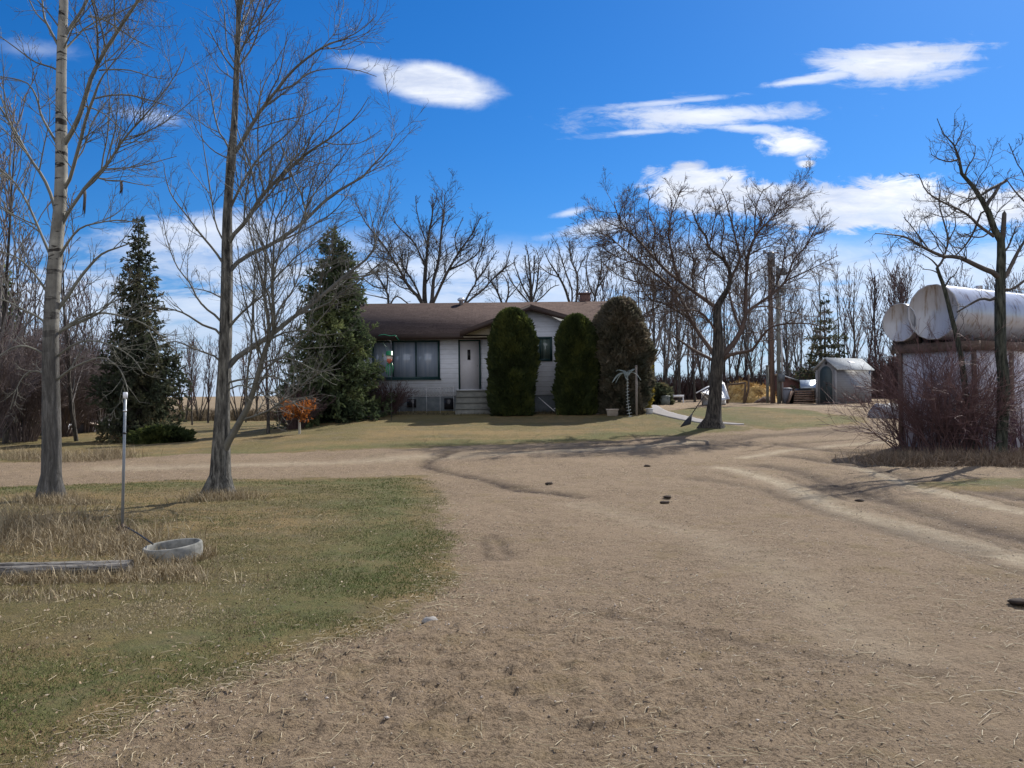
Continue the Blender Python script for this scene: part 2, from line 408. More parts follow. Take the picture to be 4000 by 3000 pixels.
def gattr(x, y):
    g = np.maximum.reduce([sdist(x, y, lawn_near), sdist(x, y, lawn_far), sdist(x, y, lawn_oval), sdist(x, y, verge)-.1])
    g = g + fbm(x, y, 1.3, 3, 5)*.35
    fd = np.maximum(sstep(60, 66, y+fbm(x, y, .2, 2, 9)*6), sstep(34, 44, -x)*0)
    tr = np.zeros_like(x); dk = np.zeros_like(x)
    wob = fbm(x, y, .8, 3, 31)*.15
    for l, w_, a in tracks: tr = np.maximum(tr, a*np.exp(-((pline(x, y, l)+wob)/w_)**2))
    for l, w_, a in darks: dk = np.maximum(dk, a*np.exp(-((pline(x, y, l)+wob)/w_)**2))
    return g, fd, tr, dk
def micro(x, y, g, tr, dk):
    dirt = 1-sstep(-.2, .3, g)
    cl = fbm(x, y, 7, 5, 40)
    near = np.exp(-((y-5.2)/2.0)**2)*np.exp(-((x+.3)/2.2)**2)
    hoof = np.abs(fbm(x*.7, y*1.3, 7.5, 4, 50))*near*.085
    z = dirt*(cl*.020 + hoof - dk*(.03+.05*np.abs(fbm(x, y, 3, 3, 60))) - tr*.008)
    z = z+(1-dirt)*(fbm(x, y, 7, 3, 70)*.02+.012)
    z = z+fbm(x, y, .35, 3, 80)*.09*sstep(3, 9, y)*(1-.6*sstep(25, 35, y))
    return z
def ground_z(x, y):
    x = np.atleast_1d(np.asarray(x, float)); y = np.atleast_1d(np.asarray(y, float))
    g, fd, tr, dk = gattr(x, y); return terr(x, y)+micro(x, y, g, tr, dk)
ys = [2.2]
while ys[-1] < 62: ys.append(ys[-1]*1.0062)
while ys[-1] < 6000: ys.append(ys[-1]*1.06)
ys = np.array(ys)
us = np.concatenate([np.linspace(-1.6, -.68, 60, endpoint=False), np.linspace(-.68, .68, 540, endpoint=False), np.linspace(.68, 1.6, 61)])
YY, UU = np.meshgrid(ys, us, indexing='ij'); XX = UU*(YY+1.2)
gx = XX.ravel(); gy = YY.ravel()
g_, fd_, tr_, dk_ = gattr(gx, gy)
gz = terr(gx, gy)+micro(gx, gy, g_, tr_, dk_)
nr, nc = YY.shape
idx = np.arange(nr*nc).reshape(nr, nc)
quads = np.stack([idx[:-1, :-1], idx[:-1, 1:], idx[1:, 1:], idx[1:, :-1]], -1).reshape(-1, 4)
# material shared by the ground's regions
gm, nt, b = new_mat('ground_cover')
vec = coords(nt, (1, 1, 1), True)
ag = nd(nt, 'ShaderNodeAttribute', attribute_name='g').outputs['Fac']; afd = nd(nt, 'ShaderNodeAttribute', attribute_name='fd').outputs['Fac']
atr = nd(nt, 'ShaderNodeAttribute', attribute_name='tr').outputs['Fac']; adk = nd(nt, 'ShaderNodeAttribute', attribute_name='dk').outputs['Fac']
nA = noise(nt, vec, .55, 5, .6); nB = noise(nt, vec, 4.5, 6, .7); nC = noise(nt, vec, 45, 5, .75); nD = noise(nt, vec, 1.6, 5, .65); nE = noise(nt, vec, 160, 3, .7)
vor = nd(nt, 'ShaderNodeTexVoronoi'); vor.inputs['Scale'].default_value = 38; nt.links.new(vec, vor.inputs['Vector'])
def mr(x, a, b_, c=0.0, d=1.0, t='SMOOTHSTEP'):
    s = nd(nt, 'ShaderNodeMapRange', interpolation_type=t); s.inputs[1].default_value = a; s.inputs[2].default_value = b_; s.inputs[3].default_value = c; s.inputs[4].default_value = d
    nt.links.new(x, s.inputs[0]); return s.outputs[0]
dirt = mixc(nt, mr(nB, .35, .65), (.15, .108, .078), (.235, .172, .125))
dirt = mixc(nt, mr(nC, .36, .66, 0, .85), dirt, (.33, .25, .185))
dirt = mixc(nt, mr(nC, .47, .32, 0, .9), dirt, (.06, .043, .034))
nF = noise(nt, vec, 17, 4, .75); dirt = mixc(nt, mr(nF, .42, .28, 0, .8), dirt, (.07, .05, .038)); dirt = mixc(nt, mr(nF, .60, .72, 0, .7), dirt, (.36, .28, .20))
dirt = mixc(nt, mr(nA, .45, .62, 0, .45), dirt, (.30, .225, .165))
dirt = mixc(nt, mr(nD, .52, .68, 0, .35), dirt, (.21, .16, .082))
dirt = mixc(nt, math_n(nt, 'MULTIPLY', atr, mr(nB, .3, .6, .4, .9)), dirt, (.43, .36, .285))
dirt = mixc(nt, math_n(nt, 'MULTIPLY', adk, mr(nB, .3, .6, .35, 1.0)), dirt, (.07, .05, .04))
dirt = mixc(nt, mr(vor.outputs['Distance'], .16, .06, 0, .35), dirt, (.42, .36, .30))
gr = mixc(nt, mr(nD, .38, .62), (.082, .085, .030), (.16, .12, .055))
gr = mixc(nt, mr(nA, .38, .55, 0, .9), gr, (.19, .145, .070))
gr = mixc(nt, mr(nD, .55, .66, 0, .6), gr, (.24, .185, .10))
gr = mixc(nt, mr(nB, .45, .62, 0, .6), gr, (.055, .078, .020))
nS = noise(nt, coords(nt, (.12, 1.1, 1), True), 1.0, 4, .6); gr = mixc(nt, mr(nS, .48, .60, 0, .75), gr, (.23, .175, .085))
nG = noise(nt, vec, .23, 3, .5); gr = mixc(nt, mr(nG, .54, .44, 0, .55), gr, (.062, .080, .022))
gr = mixc(nt, mr(nC, .5, .68, 0, .7), gr, (.25, .195, .105))
gr = mixc(nt, mr(nC, .45, .3, 0, .8), gr, (.03, .036, .014))
gr = mixc(nt, mr(nE, .55, .7, 0, .5), gr, (.27, .22, .13))
fld = mixc(nt, mr(nB, .35, .65), (.20, .145, .085), (.33, .25, .155))
fld = mixc(nt, mr(nA, .4, .6, 0, .5), fld, (.15, .115, .07))
gmask = mr(math_n(nt, 'ADD', ag, math_n(nt, 'ADD', math_n(nt, 'MULTIPLY', math_n(nt, 'SUBTRACT', nB, .5), 1.1), math_n(nt, 'MULTIPLY', math_n(nt, 'SUBTRACT', nC, .5), .7))), -.12, .12)
dirt = mixc(nt, 1.0, dirt, (1.14, 1.13, 1.0), 'MULTIPLY'); gr = mixc(nt, 1.0, gr, (1.30, 1.18, 1.0), 'MULTIPLY')
edge = math_n(nt, 'MULTIPLY', mr(ag, .15, .6), mr(math_n(nt, 'ADD', ag, math_n(nt, 'MULTIPLY', nA, 2.2)), 3.1, 1.9))
gr = mixc(nt, mr(nD, .30, .55, .75, .25), gr, (.20, .158, .092)); gr = mixc(nt, math_n(nt, 'MULTIPLY', edge, mr(nB, .35, .6, .25, .7)), gr, (.12, .135, .048))

col = mixc(nt, gmask, dirt, gr); col = mixc(nt, afd, col, fld)
nt.links.new(col, b.inputs['Base Color']); b.inputs['Roughness'].default_value = .93; b.inputs['Specular IOR Level'].default_value = .15
hh = math_n(nt, 'ADD', math_n(nt, 'ADD', math_n(nt, 'MULTIPLY', nF, 1.3), nC), math_n(nt, 'ADD', math_n(nt, 'MULTIPLY', nE, .35), math_n(nt, 'MULTIPLY', nB, 1.6)))
bump(nt, b, hh, 1.0, .035)
# split in regions: one sheet cut along the region borders
fc = quads[:, 0]
isf = fd_[fc] > .5; isg = (g_[fc] > 0) & ~isf
near = gy[fc] < 18.5
sp = sdist(gx, gy, lawn_oval)[fc] > -.4
vg = sdist(gx, gy, verge)[fc] > -.5
sel = {'field': isf, 'near_lawn': isg & near & ~vg, 'side_lawn': isg & sp, 'front_lawn': isg & ~near & ~sp & ~vg, 'grass_verge': isg & vg}
used = np.zeros(len(quads), bool)
for s_ in sel.values(): used |= s_
sel['dirt_yard'] = ~used
AT = dict(g=g_, fd=fd_, tr=tr_, dk=dk_)
for nm, m_ in sel.items():
    q = quads[m_]
    if not len(q): continue
    uq, inv = np.unique(q, return_inverse=True)
    o = mk(nm, np.c_[gx, gy, gz][uq], inv.reshape(-1, 4), gm, smooth=True, attrs={k: a[uq] for k, a in AT.items()})
    o['kind'] = 'structure'
bs = mk('ground', [[-6000, -6000, -.5], [6000, -6000, -.5], [6000, 6000, -.5], [-6000, 6000, -.5]], np.array([[0, 1, 2, 3]]), nmat('soil', [(.3, (.15, .11, .08)), (.7, (.24, .18, .13))], 2))
bs['kind'] = 'structure'
# concrete path
def strip(name, L_, R_, mat, h=.03, n=60):
    a, _ = resample(np.c_[L_, np.zeros(len(L_))], np.zeros(len(L_)), n); c, _ = resample(np.c_[R_, np.zeros(len(R_))], np.zeros(len(R_)), n)
    rows = []
    for t in np.linspace(0, 1, 7):
        p = a[:, :2]*(1-t)+c[:, :2]*t; rows.append(np.c_[p, ground_z(p[:, 0], p[:, 1])+h])
    lo0 = rows[0].copy(); lo0[:, 2] -= .25; lo1 = rows[-1].copy(); lo1[:, 2] -= .25
    rows = [lo0]+rows+[lo1]; V = np.array(rows); m_, n_ = V.shape[:2]; ix = np.arange(m_*n_).reshape(m_, n_)
    q = np.stack([ix[:-1, :-1], ix[:-1, 1:], ix[1:, 1:], ix[1:, :-1]], -1).reshape(-1, 4)
    o = mk(name, V.reshape(-1, 3), q, mat); o['kind'] = 'structure'; return o
def r8(pts): return np.array([G(2400+.211*x, 1400+.211*y)[:2] for x, y in pts])
conc = nmat('path_concrete', [(.3, (.21, .195, .185)), (.7, (.29, .27, .258))], 6, .9, .3, .004)
strip('concrete_path', r8([(560, 868), (780, 880), (920, 955), (1200, 1050), (1360, 1090), (1650, 1150), (1900, 1190), (2400, 1225)]), r8([(480, 925), (560, 985), (680, 1020), (1000, 1100), (1300, 1165), (1640, 1215), (1900, 1228), (2400, 1236)]), conc, .022)
strip('lawn_edging', r8([(-900, 1035), (-300, 1030), (0, 1015), (620, 1000)]), r8([(-900, 1047), (-300, 1043), (0, 1030), (620, 1018)]), conc, .022, 40)
# ------------------------------------------------------------------ trees
bark_pop, nt, b = new_mat('poplar_bark')
oc = nt.nodes.new('ShaderNodeTexCoord'); sp_ = nt.nodes.new('ShaderNodeSeparateXYZ'); nt.links.new(oc.outputs['Object'], sp_.inputs[0])
vL = coords(nt, (9, 9, 1.1)); vH = coords(nt, (1.6, 1.6, 7))
n1 = noise(nt, vL, 2.4, 8, .78, .6); n2 = noise(nt, vH, 1.4, 4, .6, .4); n3 = noise(nt, coords(nt), 3, 5, .6)
rough_b = ramp(nt, [(.32, (.022, .021, .02)), (.5, (.085, .08, .072)), (.68, (.20, .19, .18))]); nt.links.new(n1, rough_b.inputs[0])
pale = ramp(nt, [(.3, (.15, .145, .125)), (.65, (.32, .31, .27))]); nt.links.new(n3, pale.inputs[0])
bandr = ramp(nt, [(.555, (1, 1, 1)), (.59, (.07, .06, .055))]); nt.links.new(n2, bandr.inputs[0])
palec = mixc(nt, 1.0, pale.outputs[0], bandr.outputs[0], 'MULTIPLY')
hz = nd(nt, 'ShaderNodeMapRange', interpolation_type='SMOOTHSTEP'); hz.inputs[1].default_value = 1.8; hz.inputs[2].default_value = 5.0
nt.links.new(math_n(nt, 'ADD', sp_.outputs[2], math_n(nt, 'MULTIPLY', math_n(nt, 'SUBTRACT', n3, .5), 3)), hz.inputs[0])
nt.links.new(mixc(nt, hz.outputs[0], rough_b.outputs[0], palec), b.inputs['Base Color']); b.inputs['Roughness'].default_value = .85
bump(nt, b, math_n(nt, 'MULTIPLY', n1, math_n(nt, 'SUBTRACT', 1.1, hz.outputs[0])), 1.0, .03)
limb_pop = nmat('poplar_limb_bark', [(.3, (.085, .085, .07)), (.7, (.20, .195, .16))], 3, .7, .3, .004, spec=.4)
bark_pop2 = nmat('grey_poplar_bark', [(.36, (.022, .021, .019)), (.5, (.105, .10, .088)), (.66, (.25, .24, .21))], 2.6, .9, 1, .06, (8, 8, 1.5), detail=8)
limb_dull = nmat('poplar_twig_bark', [(.3, (.075, .072, .062)), (.7, (.17, .165, .14))], 3, .65, .3, .004, spec=.4)
bark_dark = nmat('dark_bark', [(.36, (.012, .011, .010)), (.52, (.06, .053, .046)), (.7, (.13, .115, .095))], 2.6, .9, 1, .06, (7, 7, 1.4), detail=8)
twig_dark = nmat('dark_twigs', [(.3, (.045, .04, .036)), (.7, (.105, .09, .08))], 2, .75, spec=.35)
twig_red = nmat('reddish_twigs', [(.3, (.055, .038, .030)), (.7, (.125, .085, .068))], 1.3, .7, spec=.35)
bark_green = nmat('mossy_bark', [(.36, (.014, .016, .012)), (.52, (.055, .060, .044)), (.7, (.115, .12, .095))], 2.6, .9, 1, .05, (8, 8, 1.6), detail=8)
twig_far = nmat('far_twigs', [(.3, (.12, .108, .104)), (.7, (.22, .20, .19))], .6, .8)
twig_purple = nmat('purple_brown_twigs', [(.3, (.055, .034, .034)), (.7, (.125, .08, .075))], 1.0, .75)
straw_m = nmat('dry_stems', [(.15, (.12, .085, .045)), (.5, (.30, .23, .13)), (.85, (.48, .40, .26))], 9, .7, attr=.6, spec=.4)

LIMBS = {}
def tree_from(name, label, D, trunk, lim, conv, seed, mats, group=None, lv=None, spread=.35, cat='tree', tk=14, flare=None, depths=None, nzw=.012, lk=1.0):
    rs = np.random.RandomState(seed)
    lst = limbs_from_px(rs, D, trunk, lim, conv, spread, depths)
    lst = [lst[0]]+[(p_, r_*lk) for p_, r_ in lst[1:]]
    base = lst[0][0][0]; LIMBS[seed] = lst
    root = empty(name, base, label, cat, group)
    tp, tr_ = lst[0]; tr_ = tr_*.9; tp = tp.copy(); tp[0, 2] -= .35
    V, Fq = tubes(tp[None], tr_[None], tk)
    if nzw:   # fluted, uneven trunk surface
        n_ = len(tp); a = np.tile(np.arange(tk), n_); h = np.repeat(np.arange(n_), tk)
        cen = np.repeat(tp, tk, 0); off = V-cen
        hz_ = cen[:, 2]-base[2]
        k_ = 1+.10*np.sin(a*2*math.pi/tk*3+h*.35+seed)+.07*np.sin(a*2*math.pi/tk*5-h*.6)
        k_ *= 1+(.16*np.exp(-hz_/.18))*(1+.5*np.sin(a*2*math.pi/tk*4+seed))
        V = cen+off*k_[:, None]
    mk('trunk', V, Fq, mats[0], root, smooth=True)
    parts = []
    for p, r in lst[1:]:
        v_, f_ = tubes(p[None], r[None], 7 if r[0] > .04 else 5); parts.append((v_, f_))
    L0, Rr0 = rs_n(lst[1:]+[(tp[len(tp)//2:], tr_[len(tp)//2:])], 14, rs)
    lv = lv or {}
    k1 = dict(per_m=3.4, lf=(.22, .55), ang=(28, 60), up=.22, curve=.05, wig=.10, n=8, rmin=.0036, kr=.0068, t0=.12, lmax=2.6, lmin=.35); k1.update(lv.get(1, {}))
    k2 = dict(per_m=5.5, lf=(.3, .6), ang=(28, 60), up=.15, curve=.05, wig=.12, n=6, rmin=.003, kr=.006, t0=.1, lmax=1.0, lmin=.15); k2.update(lv.get(2, {}))
    k3 = dict(per_m=5.5, lf=(.3, .7), ang=(30, 65), up=.1, curve=.03, wig=.15, n=4, rmin=.0026, kr=.006, t0=.1, lmax=.45, lmin=.07); k3.update(lv.get(3, {}))
    P1, R1 = spawn(rs, L0, Rr0, **k1); parts.append(tubes(P1, R1, 4))
    P2, R2 = spawn(rs, P1, R1, **k2); parts.append(tubes(P2, R2, 3))
    # thin ends of the traced limbs carry twigs directly too
    P3, R3 = spawn(rs, P2, R2, **k3); parts.append(tubes(P3, R3, 3))
    V, Fq = merge(parts)
    mk('crown', V, Fq, mats[1], root)
    return root

Z1 = (.4823, 0, 0); Z7 = (.7233, 0, 0); Z6 = (.663, 0, 800)
def cv(z, pts):  # to source pixels, radius given in source pixels already
    return [(z[1]+z[0]*x, z[2]+z[0]*y, r) for x, y, r in pts]
ONE = (1, 0, 0)
# -- the tall birch-like poplar on the left
trL = [(199, 1975, 42), (201, 1900, 40), (203, 1800, 38), (203, 1650, 36), (200, 1450, 34), (200, 1300, 32), (206, 1150, 31), (216, 1000, 29), (230, 850, 26), (238, 760, 25), (240, 579, 24), (238, 410, 22), (240, 183, 20), (248, 0, 17), (250, -200, 14), (255, -500, 10), (262, -800, 6), (265, -1000, 3)]
limL = [
 [(248, 570, 16), (270, 530, 16), (299, 482, 16), (328, 395, 15), (357, 299, 14), (386, 241, 13), (434, 159, 12), (482, 87, 11), (540, 0, 10), (620, -130, 8), (700, -300, 5), (740, -420, 3)],
 [(250, 740, 12), (272, 700, 12), (289, 641, 12), (313, 554, 12), (337, 458, 10), (366, 381, 9), (381, 337, 7), (410, 284, 5), (490, 190, 3), (560, 110, 2)],
 [(240, 880, 12), (262, 835, 12), (300, 780, 11), (347, 714, 11), (419, 641, 9), (482, 545, 7), (555, 463, 6), (627, 376, 4), (699, 270, 3), (728, 183, 2)],
 [(246, 160, 13), (270, 110, 12), (299, 72, 11), (338, 5, 9), (380, -80, 7), (430, -200, 5), (470, -320, 3)],
 [(234, 190, 9), (193, 111, 8), (173, 70, 6), (165, 5, 5), (150, -90, 3)],
 [(180, 90, 6), (140, 50, 4), (115, 0, 4), (90, -60, 3)],
 [(228, 275, 6), (200, 262, 6), (135, 241, 5), (77, 198, 4), (5, 145, 3), (-60, 90, 2)],
 [(234, 585, 9), (222, 560, 9), (193, 511, 8), (160, 448, 7), (145, 386, 6), (111, 328, 5), (58, 308, 4), (0, 299, 3), (-80, 280, 2)],
 [(218, 850, 12), (205, 780, 11), (169, 694, 10), (116, 617, 9), (58, 511, 7), (0, 420, 6), (-60, 330, 4), (-120, 260, 2)],
 [(205, 1020, 9), (180, 960, 9), (110, 800, 7), (58, 714, 6), (0, 660, 5), (-80, 600, 3)],
 [(210, 1230, 14), (235, 1195, 13), (265, 1158, 12), (298, 1105, 11), (345, 1045, 9), (398, 992, 7), (464, 966, 5), (540, 940, 3)],
 [(222, 1020, 11), (240, 990, 10), (265, 946, 8), (312, 893, 6), (371, 873, 5), (464, 860, 4), (540, 870, 2)],
 [(212, 1310, 10), (250, 1285, 9), (298, 1264, 8), (371, 1231, 6), (420, 1195, 5), (480, 1130, 3), (520, 1090, 2)],
 [(208, 1320, 9), (280, 1262, 8), (345, 1231, 7), (424, 1224, 6), (544, 1257, 5), (617, 1304, 4), (663, 1350, 3), (690, 1390, 2)],
 [(195, 1160, 8), (160, 1105, 8), (120, 1052, 6), (66, 1005, 5), (13, 985, 4), (-60, 960, 2)],
 [(192, 1280, 8), (160, 1245, 8), (80, 1204, 6), (0, 1165, 4), (-70, 1150, 2)],
 [(205, 1500, 9), (240, 1470, 8), (298, 1430, 6), (398, 1397, 5), (464, 1437, 4), (491, 1496, 3), (500, 1530, 2)],
 [(194, 1400, 8), (150, 1370, 6), (80, 1350, 5), (10, 1380, 4), (-60, 1440, 2)],
 [(196, 1480, 6), (150, 1450, 5), (100, 1460, 4), (60, 1530, 3), (40, 1600, 2)],
 [(215, 1400, 8), (280, 1350, 6), (350, 1330, 5), (440, 1350, 4), (520, 1400, 3), (560, 1460, 2)],
 [(345, 62, 7), (400, 75, 6), (460, 110, 5), (520, 150, 4), (600, 190, 2)],
 [(386, 275, 6), (440, 272, 5), (510, 275, 4), (590, 300, 3), (650, 310, 2)],
 [(372, 385, 6), (430, 372, 5), (510, 372, 5), (580, 390, 4), (680, 420, 2)],
 [(415, 660, 5), (500, 655, 4), (580, 640, 3), (690, 610, 2)],
 [(372, 690, 6), (420, 705, 5), (470, 706, 4), (530, 718, 3), (600, 728, 2)],
 [(335, 415, 6), (400, 440, 4), (470, 500, 3), (560, 570, 2)]]
treeL = tree_from('poplar_tree', 'tall pale-barked leafless poplar nearest the left edge, with black rings on its white upper trunk', 14.1, trL, limL, ONE, 11, (bark_pop, limb_pop), lk=.62, lv={1: dict(per_m=5.0, curve=.07, lmax=2.4, lf=(.25, .65)), 2: dict(per_m=9), 3: dict(per_m=9)})
# two scraps of bark and dead leaves hang in it
# -- second poplar, forked low
trM = [(860, 1965, 52), (861, 1930, 48), (864, 1850, 41), (866, 1750, 36), (868, 1690, 32), (873, 1550, 30), (879, 1411, 28), (884, 1242, 25), (887, 1062, 23), (887, 881, 21), (890, 790, 18), (900, 660, 19), (904, 600, 21), (909, 560, 15), (917, 434, 13), (924, 270, 12), (928, 169, 11), (932, 0, 9), (936, -150, 7), (940, -400, 4), (945, -600, 2)]
limM = [
 [(906, 612, 14), (930, 580, 14), (951, 540, 14), (970, 511, 13), (999, 463, 12), (1037, 405, 11), (1086, 347, 10), (1134, 284, 9), (1206, 222, 8), (1278, 174, 6), (1351, 149, 4), (1420, 110, 3), (1470, 60, 2)],
 [(1080, 357, 6), (1143, 333, 6), (1192, 294, 5), (1240, 275, 4), (1327, 267, 3), (1399, 275, 3), (1471, 299, 2)],
 [(985, 506, 5), (1062, 482, 4), (1110, 468, 4), (1182, 453, 3), (1269, 410, 2)],
 [(895, 830, 9), (915, 780, 9), (951, 709, 9), (999, 632, 8), (1047, 583, 7), (1110, 535, 5), (1158, 482, 3), (1200, 400, 2)],
 [(890, 960, 14), (910, 920, 14), (962, 863, 14), (1010, 784, 13), (1062, 723, 12), (1134, 656, 11), (1201, 598, 10), (1303, 530, 6), (1385, 463, 4), (1440, 380, 2)],
 [(890, 1070, 15), (915, 1035, 15), (974, 995, 14), (1052, 959, 13), (1130, 911, 12), (1191, 863, 11), (1263, 790, 10), (1341, 733, 9), (1414, 694, 7), (1471, 627, 5), (1510, 590, 4), (1550, 520, 2)],
 [(884, 1440, 22), (905, 1412, 20), (938, 1387, 18), (1022, 1333, 17), (1082, 1291, 15), (1143, 1242, 13), (1233, 1176, 12), (1323, 1098, 11), (1384, 1050, 9), (1444, 1001, 6), (1468, 953, 5), (1456, 880, 3), (1440, 800, 2)],
 [(866, 1790, 24), (885, 1745, 24), (905, 1700, 23), (962, 1604, 20), (998, 1502, 18), (1022, 1411, 16), (1046, 1339, 15), (1076, 1273, 13), (1070, 1212, 11), (1061, 1152, 10), (1067, 1062, 8), (1070, 971, 7), (1070, 881, 6), (1100, 820, 5), (1118, 778, 4), (1130, 700, 3), (1140, 600, 2)],
 [(1074, 1250, 8), (1094, 1200, 7), (1143, 1134, 5), (1178, 1032, 4), (1160, 941, 3), (1185, 869, 3), (1209, 808, 2), (1233, 718, 2)],
 [(888, 1300, 11), (905, 1265, 10), (962, 1206, 7), (1022, 1158, 6), (1058, 1116, 5), (1100, 1050, 3)],
 [(885, 1050, 9), (841, 983, 8), (781, 911, 7), (727, 839, 5), (672, 766, 4), (648, 700, 3), (640, 640, 2)],
 [(884, 960, 6), (862, 920, 6), (841, 869, 5), (829, 790, 5), (820, 740, 5), (811, 675, 4), (796, 579, 3), (777, 458, 2), (770, 400, 2)],
 [(900, 595, 7), (880, 550, 6), (859, 521, 5), (840, 458, 5), (825, 376, 4), (811, 309, 3), (792, 256, 2)],
 [(895, 620, 5), (840, 593, 4), (792, 545, 3), (753, 472, 2), (734, 424, 2)],
 [(922, 280, 6), (883, 232, 5), (845, 169, 4), (811, 106, 3)],
 [(926, 260, 5), (890, 198, 4), (881, 120, 4), (876, 43, 3), (864, 5, 2), (850, -40, 2)],
 [(920, 315, 4), (859, 270, 3), (820, 212, 2), (806, 183, 2)],
 [(926, 270, 6), (950, 235, 6), (980, 193, 6), (1008, 125, 5), (1018, 72, 4), (1037, 5, 3), (1060, -80, 2)],
 [(1018, 92, 4), (1057, 53, 3), (1095, 0, 3), (1130, -60, 2)],
 [(882, 1280, 8), (845, 1235, 8), (799, 1200, 7), (763, 1152, 6), (745, 1110, 5), (690, 1038, 4), (654, 941, 3), (636, 851, 2)],
 [(884, 1175, 5), (840, 1150, 5), (799, 1134, 4), (720, 1122, 2)],
 [(880, 1330, 9), (840, 1285, 8), (799, 1273, 8), (720, 1224, 6), (660, 1206, 5), (600, 1200, 4), (540, 1180, 2)],
 [(876, 1430, 8), (840, 1392, 7), (793, 1375, 6), (733, 1351, 5), (678, 1333, 4), (600, 1360, 2)],
 [(876, 1500, 8), (930, 1485, 7), (992, 1478, 5), (1070, 1472, 4), (1130, 1502, 4), (1173, 1526, 3), (1203, 1484, 2)],
 [(874, 1530, 6), (940, 1505, 5), (998, 1526, 4), (1058, 1562, 3), (1100, 1604, 3), (1150, 1620, 2)],
 [(1050, 1330, 7), (1110, 1300, 6), (1200, 1290, 4), (1260, 1310, 3), (1330, 1300, 2)],
 [(1125, 1255, 6), (1170, 1210, 5), (1200, 1140, 4), (1210, 1060, 3), (1200, 980, 2)],
 [(1020, 1420, 6), (1090, 1400, 5), (1160, 1410, 4), (1240, 1450, 3), (1330, 1440, 2)],
 [(975, 1570, 5), (1030, 1530, 4), (1090, 1540, 3), (1150, 1580, 3), (1220, 1600, 2)],
 [(878, 1470, 4), (850, 1500, 4), (846, 1560, 3), (870, 1640, 2)],
 [(1320, 1103, 5), (1380, 1070, 4), (1450, 1065, 3), (1520, 1040, 2)]]
treeM = tree_from('poplar_tree', 'leafless poplar with a second stem forking low on its right side, left of the drive', 14.3, trM, limM, ONE, 12, (bark_pop2, limb_dull), lk=.6, lv={1: dict(per_m=5.2, up=.3, curve=.09, lmax=2.4, lf=(.25, .65)), 2: dict(per_m=9, up=.25, curve=.06), 3: dict(per_m=9)})
# -- maple on the front lawn
Z4 = (.663, 2200, 600)
trR = [(875, 1612, 60), (880, 1590, 54), (890, 1500, 47), (900, 1400, 42), (905, 1300, 40), (912, 1230, 44), (915, 1180, 40), (912, 1050, 32), (905, 920, 24), (935, 850, 19), (970, 800, 16), (985, 700, 13), (940, 620, 10), (860, 560, 8), (840, 480, 6), (790, 420, 4), (760, 330, 3)]
limR = [
 [(905, 960, 20), (890, 900, 18), (850, 870, 16), (780, 820, 14), (710, 770, 13), (630, 710, 12), (560, 640, 11), (470, 540, 9), (400, 470, 7), (330, 390, 5), (300, 280, 3)],
 [(690, 755, 11), (660, 680, 10), (640, 580, 8), (620, 480, 7), (640, 350, 5), (670, 270, 4), (700, 190, 3)],
 [(905, 1210, 22), (860, 1140, 18), (800, 1060, 16), (740, 960, 14), (700, 860, 13), (650, 800, 12), (560, 720, 10), (480, 660, 8), (400, 600, 7), (330, 540, 5), (240, 470, 4), (130, 470, 3)],
 [(740, 970, 10), (600, 885, 8), (500, 850, 6), (420, 700, 4), (340, 660, 3)],
 [(905, 1240, 16), (870, 1210, 14), (800, 1175, 12), (730, 1130, 10), (640, 1070, 6)],
 [(985, 740, 12), (1040, 620, 10), (1020, 520, 8), (990, 400, 6), (960, 280, 4), (930, 210, 3)],
 [(920, 1220, 26), (960, 1170, 24), (1030, 1080, 20), (1070, 980, 18), (1075, 850, 15), (1080, 700, 13), (1090, 600, 12), (1130, 490, 10), (1180, 430, 8), (1240, 370, 6), (1280, 300, 4), (1290, 230, 3)],
 [(1130, 490, 8), (1130, 400, 6), (1140, 300, 5), (1180, 210, 3)],
 [(1072, 940, 14), (1150, 885, 12), (1230, 830, 11), (1310, 750, 9), (1360, 620, 7), (1420, 560, 6), (1470, 470, 4), (1510, 400, 3)],
 [(1310, 750, 7), (1420, 700, 6), (1500, 660, 4), (1620, 600, 3)],
 [(940, 1210, 16), (970, 1190, 15), (1050, 1170, 13), (1110, 1160, 12), (1170, 1080, 10), (1230, 1020, 8), (1350, 1000, 6), (1500, 1010, 4), (1560, 1050, 2)],
 [(1045, 1030, 12), (1010, 950, 10), (985, 850, 8), (975, 800, 7)],
 [(560, 640, 7), (530, 560, 6), (540, 450, 5), (500, 340, 4), (510, 250, 3)],
 [(780, 820, 8), (760, 740, 7), (770, 640, 6), (740, 520, 4), (750, 400, 3)],
 [(860, 560, 6), (880, 450, 5), (900, 330, 4), (860, 230, 3)],
 [(1085, 640, 6), (1060, 540, 5), (1080, 400, 4), (1060, 250, 3)],
 [(910, 1080, 10), (870, 1000, 9), (800, 930, 8), (700, 920, 6), (560, 940, 4), (480, 960, 3)],
 [(1110, 910, 7), (1200, 900, 6), (1330, 930, 4), (1450, 960, 3)],
 [(650, 800, 8), (560, 780, 6), (450, 760, 5), (330, 720, 4), (230, 640, 3)], [(480, 660, 6), (400, 640, 5), (280, 590, 4), (200, 520, 3)], [(400, 470, 5), (320, 430, 4), (230, 390, 3)],
 [(985, 700, 8), (930, 560, 6), (950, 430, 5), (920, 340, 3)], [(1090, 600, 7), (1170, 560, 5), (1260, 520, 4), (1360, 420, 3)], [(1230, 830, 6), (1290, 680, 5), (1310, 560, 4), (1350, 460, 3)], [(850, 870, 7), (830, 760, 5), (850, 650, 4), (820, 560, 3)]]
